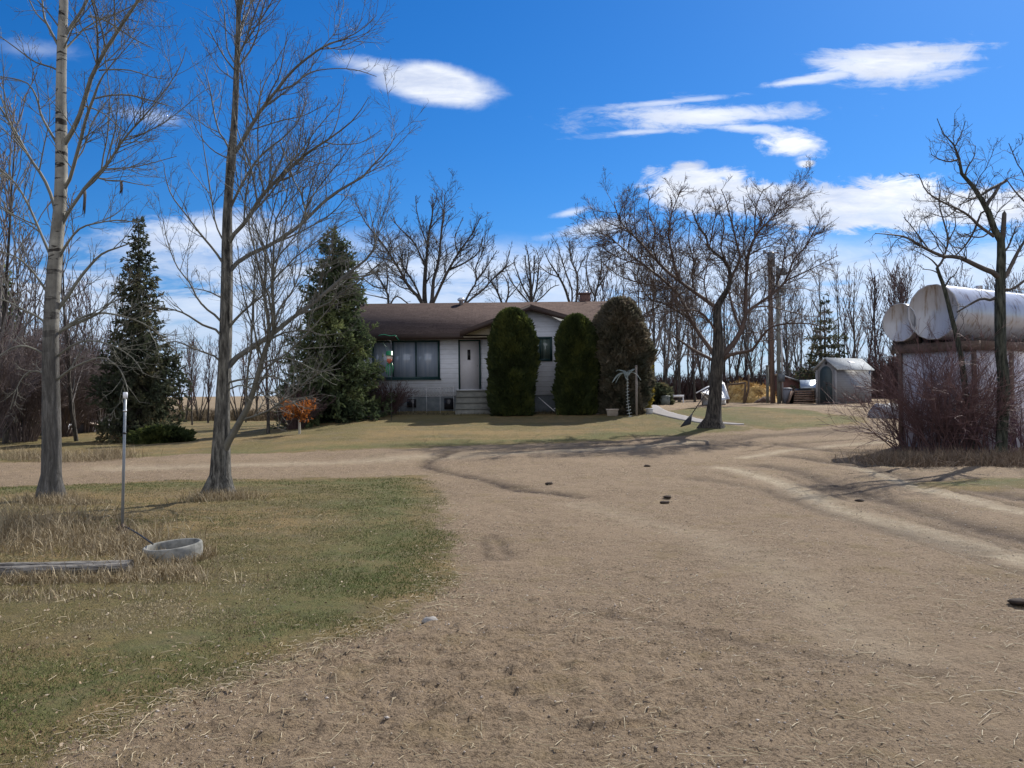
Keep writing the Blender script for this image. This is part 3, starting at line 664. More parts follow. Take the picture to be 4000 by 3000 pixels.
treeR = tree_from('maple_tree', 'broad spreading bare tree with rusty twigs on the front lawn beside the path', 29.6, trR, limR, Z4, 13, (bark_dark, twig_red), spread=.55, lk=.74,
    lv={1: dict(per_m=8.5, lf=(.2, .5), ang=(35, 75), up=.1, lmax=1.5, rmin=.008, curve=.04, wig=.16), 2: dict(per_m=11, rmin=.006, lmax=.9), 3: dict(per_m=10, rmin=.005, wig=.2)})
# -- bare tree at the right edge
Z5 = (.4823, 3400, 400)
trE = cv(Z5, [(1060, 1200, 18), (1050, 1100, 15), (1010, 1060, 14), (985, 960, 13), (950, 880, 12), (900, 790, 10), (850, 700, 9), (760, 610, 8), (720, 520, 6), (715, 400, 5), (690, 350, 4), (620, 310, 3), (580, 230, 2), (540, 130, 1.5)])
trE = [(3913, 1815, 27), (3912, 1780, 24), (3915, 1700, 23), (3924, 1540, 24), (3920, 1450, 23), (3910, 1375, 23), (3906, 1213, 21), (3907, 1100, 19)]+trE
limE = [cv(Z5, l) for l in [
 [(1055, 1180, 12), (1065, 1120, 11), (1075, 1040, 10), (1085, 880, 8), (1086, 876, 1)],
 [(935, 850, 8), (960, 800, 7), (1000, 750, 7), (1040, 680, 6), (1060, 655, 5)],
 [(720, 830, 2), (790, 800, 3), (850, 770, 4), (900, 750, 5), (960, 710, 6), (1040, 670, 6.5), (1110, 630, 6), (1113, 628, 1)],
 [(1045, 1420, 12), (1000, 1380, 11), (900, 1340, 10), (800, 1290, 9), (700, 1250, 8), (600, 1250, 7), (480, 1200, 6), (370, 1140, 5), (290, 1090, 4), (150, 1070, 2.5), (40, 1060, 1.5)],
 [(1000, 1085, 7), (980, 1070, 6), (880, 1000, 6), (800, 920, 5), (700, 860, 4), (570, 800, 4), (490, 750, 3), (440, 700, 2.5), (390, 580, 1.5)],
 [(930, 880, 4), (900, 890, 4), (860, 990, 4), (820, 1080, 4), (760, 1170, 3), (690, 1240, 3)],
 [(1065, 1440, 8), (1100, 1400, 8), (1150, 1300, 8), (1200, 1200, 6), (1244, 1130, 5), (1300, 1050, 4), (1340, 950, 3), (1330, 850, 2)],
 [(1300, 1050, 4), (1300, 870, 4), (1244, 800, 4), (1170, 720, 3), (1100, 620, 2)],
 [(1300, 870, 3), (1244, 590, 2.5), (1190, 500, 2), (1150, 400, 2), (1120, 330, 1.5)],
 [(990, 1000, 4), (930, 1080, 3), (840, 1090, 3), (760, 1060, 2)],
 [(480, 1200, 3), (420, 1120, 3), (330, 1000, 2), (270, 930, 1.5)],
 [(700, 860, 3), (660, 900, 2), (600, 930, 2), (500, 900, 1.5)],
 [(760, 610, 4), (790, 520, 3), (840, 440, 2), (850, 350, 1.5)],
 [(715, 460, 4), (640, 480, 3), (560, 460, 2), (490, 420, 1.5)],
 [(690, 350, 3), (720, 290, 2), (750, 220, 1.5), (770, 150, 1)],
 [(1050, 1500, 7), (1120, 1520, 6), (1200, 1480, 5), (1300, 1400, 4)],
 [(1040, 1560, 7), (980, 1600, 6), (900, 1590, 5), (800, 1640, 4), (700, 1700, 3)],
 [(1060, 1230, 5), (1110, 1180, 4), (1150, 1090, 3), (1180, 1000, 2)]]]
treeE = tree_from('bare_tree', 'dark bare tree with broken limb stubs standing at the right edge before the white tanks', 20.4, trE, limE, ONE, 14, (bark_green, twig_dark), spread=.5,
    lv={1: dict(per_m=6.5, lf=(.18, .45), ang=(35, 75), lmax=1.3, rmin=.006, wig=.24, up=.08), 2: dict(per_m=8.5, rmin=.0048, wig=.25), 3: dict(per_m=6.5, rmin=.004)})
# thinner stem beside it
Z54 = (1, 0, 0)
trE2 = [(3800, 1795, 15), (3790, 1700, 14), (3770, 1520, 13), (3752, 1380, 12), (3720, 1250, 10), (3690, 1130, 9), (3670, 1075, 8), (3660, 1045, 7)]
limE2 = [cv(Z5, l) for l in [[(540, 1340, 5), (580, 1290, 5), (600, 1240, 4), (630, 1110, 4), (590, 950, 3), (560, 830, 2.5), (570, 700, 1.5)], [(545, 1330, 4), (500, 1280, 3), (440, 1240, 2), (340, 1190, 1.5)],
 [(620, 1140, 3), (660, 1070, 2.5), (690, 1000, 2), (680, 900, 1.5)], [(600, 1500, 4), (640, 1430, 3), (680, 1400, 2), (720, 1330, 1.5)], [(560, 1390, 3), (500, 1360, 2), (420, 1350, 1.5)], [(612, 1180, 3), (560, 1120, 2), (500, 1060, 1.5)]]]
tree_from('bare_tree', 'slim leaning bare sapling rising through the red shrubs in front of the tank ends', 21.2, trE2, limE2, ONE, 15, (bark_green, twig_dark), spread=.3, tk=8, nzw=0,
    lv={1: dict(per_m=3.2, lf=(.2, .5), lmax=1.0, rmin=.0065, wig=.18), 2: dict(per_m=3.6, rmin=.005), 3: dict(per_m=2.5, rmin=.0045)})
# -- trees behind the house
Z6b = (.4973, 1300, 700)
far_lv = {1: dict(per_m=4.2, lf=(.2, .5), lmax=2.4, rmin=.013, wig=.14, up=.25), 2: dict(per_m=6.5, rmin=.010, lmax=1.2), 3: dict(per_m=5, rmin=.0075, lmax=.6)}
def ext(pts, D):   # bring the hidden foot of a stem down to the ground
    x, y, r = pts[0]; g = onground(X(Z6b[1]+Z6b[0]*x, D), D); 
    gy_ = 1536-(g[2]-1.6)*F_PX/D
    return [(x, (gy_-Z6b[2])/Z6b[0]+8, r*1.25)]+pts
tree_from('oak_tree', 'large many-stemmed bare tree rising behind the middle of the house roof', 52, ext([(735, 1100, 30), (722, 980, 22), (720, 850, 18), (730, 700, 16), (740, 600, 12), (750, 450, 9), (780, 300, 7), (790, 180, 4)], 52), [
 [(735, 1100, 18), (690, 950, 16), (600, 850, 14), (540, 740, 12), (480, 640, 11), (400, 520, 9), (320, 420, 7), (250, 330, 5), (200, 220, 3)],
 [(700, 960, 10), (640, 820, 9), (560, 700, 8), (530, 620, 6), (470, 560, 4)],
 [(735, 1100, 22), (780, 950, 19), (790, 800, 16), (830, 650, 13), (850, 450, 10), (870, 280, 7), (880, 120, 3)],
 [(785, 980, 14), (830, 880, 13), (880, 770, 13), (940, 660, 11), (1000, 560, 9), (1100, 420, 6), (1160, 300, 3)],
 [(900, 720, 9), (1030, 660, 8), (1140, 580, 6), (1180, 450, 4)],
 [(722, 680, 9), (640, 500, 8), (540, 400, 6), (480, 330, 4)],
 [(745, 520, 7), (700, 400, 6), (660, 250, 4), (650, 130, 3)],
 [(980, 590, 6), (960, 460, 5), (1010, 330, 3)], [(760, 400, 5), (840, 300, 4), (960, 200, 3)],
 [(480, 640, 7), (380, 620, 5), (270, 600, 4)], [(620, 870, 7), (520, 840, 5), (430, 760, 4)]], Z6b, 21, (bark_dark, twig_dark), lv=far_lv, spread=.5, tk=8, lk=.85)
def far_tree(label, D, trunk, lim, seed, group=None, lv=far_lv, mats=None):
    return tree_from('bare_tree', label, D, ext(trunk, D), lim, Z6b, seed, mats or (bark_dark, twig_dark), group, lv=lv, spread=.4, tk=7, nzw=0)
far_tree('small bare tree behind the roof next to the middle spruce', 50, [(440, 1020, 11), (420, 880, 9), (370, 790, 7), (300, 700, 5), (270, 640, 3)], [[(440, 1000, 6), (500, 920, 6), (580, 970, 5), (620, 1000, 4)], [(422, 880, 7), (430, 780, 6), (420, 660, 4)], [(415, 860, 6), (320, 840, 5), (220, 760, 3)], [(430, 940, 6), (340, 920, 4), (240, 900, 3)]], 22)
far_tree('forked bare tree leaning right from behind the round roof vent', 50, [(1010, 1060, 12), (1030, 990, 11), (1070, 900, 9), (1130, 800, 7), (1120, 700, 6), (1180, 560, 4), (1200, 420, 3)], [[(1020, 1000, 9), (1100, 930, 8), (1180, 870, 7), (1260, 780, 6), (1350, 700, 5), (1390, 560, 3)], [(1130, 790, 6), (1200, 700, 5), (1290, 560, 3)], [(1270, 770, 5), (1320, 720, 4), (1430, 650, 3)]], 23)
far_tree('bare tree with a tight bundle of upright stems behind the gable peak', 52, [(1560, 1060, 18), (1560, 940, 15), (1555, 860, 14), (1550, 740, 8), (1530, 560, 4)], [[(1560, 980, 8), (1600, 860, 7), (1610, 760, 6), (1620, 640, 4), (1600, 560, 3)], [(1555, 950, 8), (1500, 860, 7), (1460, 760, 5), (1420, 650, 3)], [(1560, 900, 7), (1580, 760, 6), (1580, 600, 4)], [(1555, 990, 6), (1480, 900, 6), (1400, 800, 4), (1360, 700, 3)], [(1560, 990, 6), (1650, 920, 5), (1720, 850, 4), (1780, 830, 3)], [(1556, 860, 6), (1520, 720, 5), (1510, 600, 3)]], 24)
far_tree('low bare tree over the roof between the vent and the gable peak', 54, [(1350, 1060, 12), (1330, 980, 10), (1290, 880, 8), (1240, 800, 6), (1190, 760, 3)], [[(1345, 1010, 8), (1380, 900, 7), (1370, 800, 5), (1330, 740, 3)], [(1300, 900, 5), (1290, 800, 4), (1270, 720, 3)], [(1380, 930, 5), (1440, 860, 4), (1480, 800, 3)]], 25)
far_tree('twin-stemmed bare tree over the roof just left of the chimney', 50, [(1890, 1060, 14), (1862, 980, 12), (1820, 850, 10), (1760, 740, 8), (1700, 650, 5), (1650, 540, 3)], [[(1890, 1050, 12), (1910, 980, 10), (1920, 860, 9), (1920, 740, 7), (1870, 640, 5), (1860, 480, 3)], [(1875, 990, 7), (1880, 880, 7), (1840, 760, 6), (1800, 640, 4), (1760, 500, 3)], [(1920, 740, 5), (1960, 650, 4), (2000, 580, 3)], [(1780, 770, 5), (1700, 740, 4), (1620, 680, 3)]], 26)
far_tree('slim bare tree over the roof just right of the chimney', 52, [(2050, 1060, 10), (2055, 960, 9), (2080, 840, 8), (2110, 700, 6), (2100, 540, 3)], [[(2060, 930, 6), (2010, 820, 5), (1990, 660, 4), (2020, 560, 3)], [(2080, 850, 6), (2150, 740, 5), (2180, 600, 3)]], 27)

# -- procedural bare trees, several kinds, each made once and copied
def proc_tree(name, H, seed, stems=1, upright=.5, dens=1.0, mats=None, rmin=.013, r0=.16, kind='oval', nb=None):
    rs = np.random.RandomState(seed)
    root = empty(name, (0, 0, 0), 'x', 'tree')
    Pt = []; Rt = []
    for s in range(stems):
        a = rs.rand()*6.28; lean = (.03 if stems == 1 else rs.uniform(.08, .30))
        n = 12; h = H*(1 if s == 0 else rs.uniform(.7, 1)); z = np.linspace(0, h, n)
        wob = np.cumsum(rs.randn(n, 2)*.035*H/10, axis=0); wob -= wob[0]
        x = math.cos(a)*lean*z*(1-.3*z/h)+wob[:, 0]; y = math.sin(a)*lean*z*(1-.3*z/h)+wob[:, 1]
        Pt.append(np.c_[x, y, z-.15]); Rt.append(r0*(1 if stems == 1 else .75)*np.linspace(1, .12, n)**1.0)
    Pt = np.array(Pt); Rt = np.array(Rt)
    v, f = tubes(Pt, Rt, 8); mk('trunk', v, f, mats[0], root, smooth=True)
    P0, R0_ = spawn(rs, Pt, Rt, per_m=nb or 2.0, lf=(.25, .5), ang=(25, 60-30*upright), up=.25, curve=.05+.06*upright, wig=.09, n=9, rmin=.02, kr=.016, t0=.18, lmax=H*.45, lmin=H*.1, rfrac=.6, taper=.25)
    P1, R1 = spawn(rs, P0, R0_, per_m=1.9*dens, lf=(.25, .5), ang=(25, 55), up=.2, curve=.06, wig=.12, n=7, rmin=rmin*1.3, kr=.012, lmax=2.2, lmin=.4)
    P2, R2 = spawn(rs, P1, R1, per_m=2.4*dens, lf=(.3, .6), ang=(25, 60), up=.15, curve=.04, wig=.14, n=5, rmin=rmin, kr=.01, lmax=1.2, lmin=.25)
    P3, R3 = spawn(rs, P2, R2, per_m=1.6*dens, lf=(.3, .6), ang=(25, 60), up=.1, curve=.03, wig=.14, n=4, rmin=rmin*.8, kr=.01, lmax=.6, lmin=.15)
    V, Fq = merge([tubes(P0, R0_, 5), tubes(P1, R1, 3), tubes(P2, R2, 3), tubes(P3, R3, 3)])
    mk('crown', V, Fq, mats[1], root)
    return root
def place(root, used, x, y, z, rz, s, label, group=None):
    if root in used:
        c = root.copy(); C.objects.link(c)
        for ch in root.children:
            d = ch.copy(); C.objects.link(d); d.parent = c
    else:
        c = root; used.append(root)
    c.location = (x, y, z); c.rotation_euler = (0, 0, rz); c.scale = (s, s, s*1.0); c['label'] = label
    if group: c['group'] = group
    return c
used = []
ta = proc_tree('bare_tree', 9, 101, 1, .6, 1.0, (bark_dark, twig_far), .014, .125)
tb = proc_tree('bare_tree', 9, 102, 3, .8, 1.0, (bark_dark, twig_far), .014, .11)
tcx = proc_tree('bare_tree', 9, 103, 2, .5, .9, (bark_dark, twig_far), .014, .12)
te = proc_tree('bare_tree', 8, 104, 1, .9, 1.0, (bark_dark, twig_purple), .014, .10)
tf = proc_tree('bare_tree', 8, 105, 4, .9, .9, (bark_dark, twig_purple), .014, .09)
def put(t, sx, D, h, H0, seed, label, group=None):
    x = X(sx, D); g = onground(x, D, -.05); return place(t, used, x, D, g[2], seed*1.7, h/H0, label, group)
# trunks right of the house
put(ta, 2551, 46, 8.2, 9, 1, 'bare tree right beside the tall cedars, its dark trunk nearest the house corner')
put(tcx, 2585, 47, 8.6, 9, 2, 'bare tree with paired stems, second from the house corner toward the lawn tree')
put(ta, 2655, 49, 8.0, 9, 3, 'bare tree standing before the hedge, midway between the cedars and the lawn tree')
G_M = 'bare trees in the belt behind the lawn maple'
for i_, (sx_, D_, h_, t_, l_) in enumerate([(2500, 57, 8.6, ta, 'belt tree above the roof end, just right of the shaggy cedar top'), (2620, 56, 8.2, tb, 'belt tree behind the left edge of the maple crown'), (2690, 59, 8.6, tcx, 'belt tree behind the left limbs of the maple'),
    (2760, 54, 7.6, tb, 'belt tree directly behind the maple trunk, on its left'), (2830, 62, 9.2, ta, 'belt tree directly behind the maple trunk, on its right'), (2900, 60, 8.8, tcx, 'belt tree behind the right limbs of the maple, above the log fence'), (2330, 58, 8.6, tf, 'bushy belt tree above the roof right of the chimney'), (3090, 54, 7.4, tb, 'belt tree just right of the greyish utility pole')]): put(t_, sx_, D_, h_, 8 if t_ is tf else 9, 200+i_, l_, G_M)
put(te, 2714, 50, 6.4, 8, 4, 'thin bare sapling just left of the trunk of the lawn tree, far behind it')
put(tb, 2480, 53, 8.6, 9, 5, 'many-stemmed bare tree above the right end of the roof')
put(tcx, 2400, 55, 9.2, 9, 6, 'bare tree above the roof between the chimney and the roof end')
put(tb, 2960, 56, 8.0, 9, 7, 'bare tree directly behind the straw pile')
put(ta, 3005, 49, 6.3, 9, 8, 'bare tree pressed close behind the brown utility pole')
put(tb, 2860, 58, 8.2, 9, 9, 'bare multi-stemmed tree seen right of the lawn tree trunk, behind the fence')
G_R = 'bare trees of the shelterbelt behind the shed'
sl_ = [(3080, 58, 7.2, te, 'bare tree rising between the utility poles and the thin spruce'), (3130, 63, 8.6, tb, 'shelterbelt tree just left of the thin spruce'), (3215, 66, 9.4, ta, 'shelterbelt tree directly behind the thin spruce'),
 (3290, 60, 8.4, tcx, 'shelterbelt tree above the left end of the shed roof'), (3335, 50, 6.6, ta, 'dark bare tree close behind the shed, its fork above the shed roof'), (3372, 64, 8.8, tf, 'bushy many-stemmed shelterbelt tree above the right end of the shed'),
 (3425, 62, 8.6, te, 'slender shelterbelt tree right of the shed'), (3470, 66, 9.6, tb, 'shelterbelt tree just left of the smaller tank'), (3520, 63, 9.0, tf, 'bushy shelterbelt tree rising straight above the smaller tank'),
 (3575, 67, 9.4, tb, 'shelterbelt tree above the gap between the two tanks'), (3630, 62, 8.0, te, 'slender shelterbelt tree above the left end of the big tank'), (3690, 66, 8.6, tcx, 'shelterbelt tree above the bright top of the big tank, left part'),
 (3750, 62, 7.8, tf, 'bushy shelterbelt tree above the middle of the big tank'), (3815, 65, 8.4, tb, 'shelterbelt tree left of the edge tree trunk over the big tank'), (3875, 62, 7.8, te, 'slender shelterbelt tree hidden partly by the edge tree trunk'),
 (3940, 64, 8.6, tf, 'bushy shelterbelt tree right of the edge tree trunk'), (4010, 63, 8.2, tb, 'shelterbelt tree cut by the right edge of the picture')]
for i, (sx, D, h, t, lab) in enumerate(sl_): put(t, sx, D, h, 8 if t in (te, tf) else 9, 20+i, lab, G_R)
# left background
lb = [(1046, 31.5, 5.0, te, 'small dark-stemmed bare tree in the grass between the forked poplar and the middle spruce', None), (1000, 58, 6.2, te, 'thin bare tree by the field behind the forked poplar, right of its trunk', None),
 (1110, 52, 6.0, tf, 'bushy bare tree by the field left of the middle spruce', None), (1190, 50, 6.2, tb, 'bare tree half hidden behind the left side of the middle spruce', None)]
G_F = 'slender saplings along the field edge'
for i, (sx, D, h) in enumerate([(700, 52, 4.6), (722, 56, 5.4), (750, 50, 4.2), (778, 58, 5.2), (812, 54, 5.0), (930, 56, 5.6), (960, 54, 4.8)]):
    lb.append((sx, D, h, (te, tf)[i % 2], ['sapling nearest the left spruce at the field edge', 'taller sapling second from the left spruce at the field edge', 'lowest sapling of the field edge, third from the left spruce', 'fourth sapling from the left spruce at the field edge', 'sapling at the field edge just left of the forked poplar trunk', 'sapling at the field edge just right of the forked poplar trunk', 'sapling at the field edge behind the low fork of the poplar'][i], G_F))
lb += [(20, 32, 9.0, te, 'tall bare tree behind the pale poplar, cut by the left edge', None), (110, 36, 9.0, tb, 'multi-stemmed bare tree just left behind the pale poplar trunk', None), (300, 33, 8.2, tcx, 'bare tree between the pale poplar and the left spruce', None),
 (-60, 30, 10.5, tb, 'bare tree whose limbs reach in from beyond the left edge', None), (400, 40, 7.0, tf, 'bushy bare tree right behind the left spruce', None), (250, 44, 7.4, te, 'slender bare tree above the low farm building', None)]
for i, (sx, D, h, t, lab, grp) in enumerate(lb): put(t, sx, D, h, 8 if t in (te, tf) else 9, 50+i, lab, grp)

# ------------------------------------------------------------------ conifers
def leafm(name, stops, rough=.7, scale=2.5, attr=.55, k=2.0):
    m = nmat(name, [(p, tuple(min(.8, q*k) for q in c)) for p, c in stops], scale, rough, attr=attr, spec=.3, detail=3)
    nt = m.node_tree; b = [n for n in nt.nodes if n.type == 'BSDF_PRINCIPLED'][0]; out = [n for n in nt.nodes if n.type == 'OUTPUT_MATERIAL'][0]
    tl = nt.nodes.new('ShaderNodeBsdfTranslucent'); mx = nt.nodes.new('ShaderNodeMixShader'); mx.inputs[0].default_value = .35
    nt.links.new(b.inputs['Base Color'].links[0].from_socket, tl.inputs[0]); nt.links.new(b.outputs[0], mx.inputs[1]); nt.links.new(tl.outputs[0], mx.inputs[2]); nt.links.new(mx.outputs[0], out.inputs[0])
    return m
m_spruce = leafm('spruce_needles', [(.2, (.016, .026, .014)), (.5, (.050, .066, .030)), (.8, (.12, .135, .055))], k=2.2)
m_spruce2 = leafm('spruce_needles_dull', [(.2, (.014, .020, .014)), (.5, (.036, .044, .026)), (.72, (.075, .075, .042)), (.9, (.16, .085, .04))])
m_cedar = leafm('cedar_leaves', [(.2, (.013, .018, .007)), (.5, (.030, .042, .013)), (.8, (.075, .085, .022))], k=1.7)
m_cedar_y = leafm('yellowing_cedar_leaves', [(.2, (.06, .055, .012)), (.5, (.15, .12, .025)), (.8, (.25, .19, .04))])
m_dead = leafm('browned_needles', [(.2, (.03, .034, .022)), (.5, (.075, .07, .05)), (.8, (.15, .125, .09))])
def sprays(rs, pos, dirs, ln, wd, cross=True):
    """thin leaf-like kites"""
    n = len(pos); d = nrm(dirs); s = nrm(np.cross(d, rs.randn(n, 3))); Vs = []
    k = 2 if cross else 1
    for j in range(k):
        if j: s = nrm(np.cross(d, s))
        a = pos; m_ = pos+d*(ln*.45)[:, None]; e = pos+d*ln[:, None]
        Vs.append(np.stack([a, m_+s*(wd/2)[:, None], e, m_-s*(wd/2)[:, None]], 1))
    V = np.concatenate(Vs, 0).reshape(-1, 3); F = np.arange(len(V)).reshape(-1, 4)
    return V, F
def spruce(name, label, base, H, Rb, seed, mat, group=None, n_w=34, top2=False, droop=.25, sz=1.0, bare_low=.03, prof=None, dn=1.0):
    rs = np.random.RandomState(seed)
    root = empty(name, base, label, 'tree', group)
    base = np.array(base)
    z = np.linspace(0, H*.99, 10); tp = base+np.c_[z*0, z*0, z-.1]
    v, f = tubes(tp[None], np.linspace(.17, .015, 10)[None]*H/8, 8); mk('trunk', v, f, bark_dark, root, smooth=True)
    Pb = []; Rb_ = []; 
    tops = [(0, 0, 1.0)] + ([(.45*Rb*.4, .1, .93)] if top2 else [])
    for (ox, oy, hs_) in tops:
        for wv in np.linspace(bare_low, .985, n_w) if ox == 0 else np.linspace(.7, .985, 12):
            zz = H*hs_*wv
            pr = (1-wv)**.82 if prof is None else prof(wv)
            R_ = Rb*pr*rs.uniform(.86, 1.1)+.08
            nb_ = int(5+7*pr**.5)
            a0 = rs.rand()*6.28
            for q in range(nb_):
                a = a0+q*6.283/nb_+rs.randn()*.18; L = R_*rs.uniform(.72, 1.12)
                n = 8; t = np.linspace(0, 1, n)
                rise = (.55 if wv > .85 else .1)*L
                x = math.cos(a)*L*t; y = math.sin(a)*L*t; zc = zz+rise*t-droop*L*np.sin(t*math.pi*.75)*1.0+rs.randn()*.04
                Pb.append(base+np.c_[x+ox*(1 if wv > .6 else 1), y+oy, zc]); Rb_.append(np.linspace(.022, .006, n)*(.4+L/1.5))
    Pb = np.array(Pb); Rb_ = np.array(Rb_)
    # secondary branchlets hanging and spreading flat
    P1, R1 = spawn(rs, Pb, Rb_, per_m=9, lf=(.18, .38), ang=(35, 70), up=-.12, curve=-.02, wig=.1, n=5, rmin=.004, kr=.008, t0=.12, lmax=.75, lmin=.12)
    allP = [Pb.reshape(-1, 3)]
    def samp(Pt, per_m):
        L = np.linalg.norm(np.diff(Pt, axis=1), axis=2).sum(1); cnt = rs.poisson(per_m*L); pi = np.repeat(np.arange(len(Pt)), cnt); K = len(pi); m_ = Pt.shape[1]
        f = rs.rand(K)*(m_-1); k = np.minimum(f.astype(int), m_-2); w_ = (f-k)[:, None]
        return Pt[pi, k]*(1-w_)+Pt[pi, k+1]*w_, nrm(Pt[pi, k+1]-Pt[pi, k])
    a, d = samp(P1, 34/sz*dn); c, e = samp(Pb, 22/sz*dn)
    pos = np.vstack([a, c]); dr = np.vstack([d, e])+rs.randn(len(a)+len(c), 3)*.5; dr[:, 2] -= .12
    ln = rs.uniform(.08, .19, len(pos))*sz; wd = ln*rs.uniform(.28, .45, len(pos))
    V, F = sprays(rs, pos, dr, ln, wd)
    cl = fbm(pos[:, 0]*1+pos[:, 1], pos[:, 2], 1.2, 3, seed)+.5
    vv = np.clip(cl*.8+rs.rand(len(pos))*.35-.05, 0, 1)
    tv = np.repeat(np.tile(vv, 2), 4)
    tw, tf_ = merge([tubes(Pb, Rb_, 4), tubes(P1, R1, 3)])
    o = mk('crown', V, F, mat, root, attrs={'v': tv})
    mk('branches', tw, tf_, twig_dark, root)
    return root
gL = onground(X(545, 32.5), 32.5)
spruce('spruce_tree', 'tall narrow dark spruce with a rusty patch, standing on the left lawn', gL, 8.15, 1.75, 31, m_spruce2, droop=.3, prof=lambda w: (1-w)**.9*(1-.15*math.sin(w*14)))
gM = onground(X(1302, 35.4), 35.4)
spruce('spruce_tree', 'broad green double-topped spruce growing against the left end of the house', gM, 7.65, 2.3, 32, m_spruce, top2=True, n_w=36, droop=.28, prof=lambda w: min(1, (1-w)**.75*1.02))
gF = onground(X(3225, 52), 52)
spruce('spruce_tree', 'sparse thin spruce with browned top behind the grey shed', gF, 6.2, 2.3, 33, m_spruce2, n_w=13, droop=.1, sz=1.3, prof=lambda w: (1-w)**1.0, dn=.55)
gW = onground(X(15, 40), 40)
spruce('spruce_tree', 'dark spruce mostly cut off by the left edge behind the brush', gW, 7.6, 1.9, 34, m_spruce, n_w=26, sz=1.3)
def column(name, label, base, H, prof, seed, mat, cat='shrub', sq=(1, 1), n=15000, size=.13, lump=.12, core=.8, group=None, dir_up=.7, stem=True):
    """dense clipped shrub: stems, twiggy heart and a skin of leaf sprays"""
    rs = np.random.RandomState(seed); root = empty(name, base, label, cat, group); base = np.array(base)
    def rad_(zr, a):
        r = np.array([prof(q) for q in np.atleast_1d(zr)])
        return r*(1+lump*(np.sin(a*3+zr*7+seed)+.7*np.sin(a*5-zr*13+seed*2)+.5*np.sin(a*9+zr*23)+.35*np.sin(a*17+zr*41+seed)+.3*np.sin(a*13-zr*57)))
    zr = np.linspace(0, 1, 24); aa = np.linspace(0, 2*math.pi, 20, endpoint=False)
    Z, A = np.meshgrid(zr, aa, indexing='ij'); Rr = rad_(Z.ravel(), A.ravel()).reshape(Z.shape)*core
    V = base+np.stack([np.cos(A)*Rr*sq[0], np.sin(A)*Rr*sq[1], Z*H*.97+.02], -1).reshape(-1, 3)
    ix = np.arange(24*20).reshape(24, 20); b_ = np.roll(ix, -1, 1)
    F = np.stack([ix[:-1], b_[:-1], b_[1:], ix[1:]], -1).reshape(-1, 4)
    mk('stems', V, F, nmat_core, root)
    z = rs.rand(n)**.9; a = rs.rand(n)*6.283; k = 1.07-rs.rand(n)**1.6*.34
    r = rad_(z, a)*k*(1+.10*np.clip(fbm(a*3.1+seed, z*H*3.0, 1.3, 3, seed+3), -.3, .5))
    pos = base+np.c_[np.cos(a)*r*sq[0], np.sin(a)*r*sq[1], z*H]
    d = np.c_[np.cos(a), np.sin(a), np.full(n, dir_up)]+rs.randn(n, 3)*.45
    ln = rs.uniform(.6, 1.3, n)*size; V, F = sprays(rs, pos, d, ln, ln*.45)
    cl = fbm(a*1.3+seed, z*H*1.3, 1.5, 3, seed)+.5
    vv = np.clip(cl*.7+rs.rand(n)*.4-.05+(z-.5)*.15, 0, 1)
    mk('foliage', V, F, mat, root, attrs={'v': np.repeat(np.tile(vv, 2), 4)})
    return root
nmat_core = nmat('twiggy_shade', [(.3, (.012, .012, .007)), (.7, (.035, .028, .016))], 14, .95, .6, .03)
def cp(top=.8, bot=.85, p=3.0, R=.85):
    def f(z):
        base_ = bot+(1-bot)*min(1, z/.25)
        if z > top: base_ *= max(0, 1-((z-top)/(1-top))**p)**.5
        return R*base_
    return f
def at(sx, D): return onground(X(sx, D), D, -.02)
# cedar shrubs before the house: measured in source pixels
def hpx(top, D, sx): return float(P(sx, top, D)[2]-terr(X(sx, D), D))
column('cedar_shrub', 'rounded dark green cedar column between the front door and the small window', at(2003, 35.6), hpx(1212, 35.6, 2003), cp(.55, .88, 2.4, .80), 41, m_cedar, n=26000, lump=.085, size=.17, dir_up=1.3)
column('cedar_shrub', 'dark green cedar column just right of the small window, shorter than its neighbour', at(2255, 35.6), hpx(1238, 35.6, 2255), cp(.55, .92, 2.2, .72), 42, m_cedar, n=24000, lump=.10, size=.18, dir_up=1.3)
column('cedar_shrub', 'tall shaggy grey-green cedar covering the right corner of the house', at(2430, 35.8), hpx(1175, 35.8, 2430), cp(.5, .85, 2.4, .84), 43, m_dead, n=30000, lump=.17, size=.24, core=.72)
column('cedar_shrub', 'slim yellowing cedar behind the metal palm at the house corner', at(2500, 36.4), hpx(1290, 36.4, 2500), cp(.6, .8, 2.0, .42), 44, m_cedar_y, n=9000, lump=.1)
column('cedar_shrub', 'narrow dark cedar in the gap behind the shaggy one, left of the planter', at(2372, 36.6), hpx(1290, 36.6, 2372), cp(.7, .9, 2.0, .5), 47, m_cedar, n=9000, lump=.1)
column('juniper_shrub', 'low spreading bright green juniper at the foot of the left spruce', at(628, 30.6), .5, cp(.3, .9, 2.0, .62), 45, m_cedar, sq=(1.35, .7), n=5000, lump=.2, size=.2, core=.7, dir_up=.35)
column('dark_shrub', 'small dark evergreen bush by the trunks right of the house', at(2572, 44), 1.0, cp(.4, .9, 2.0, .5), 46, m_spruce2, n=4000, lump=.2, core=.7, size=.18)

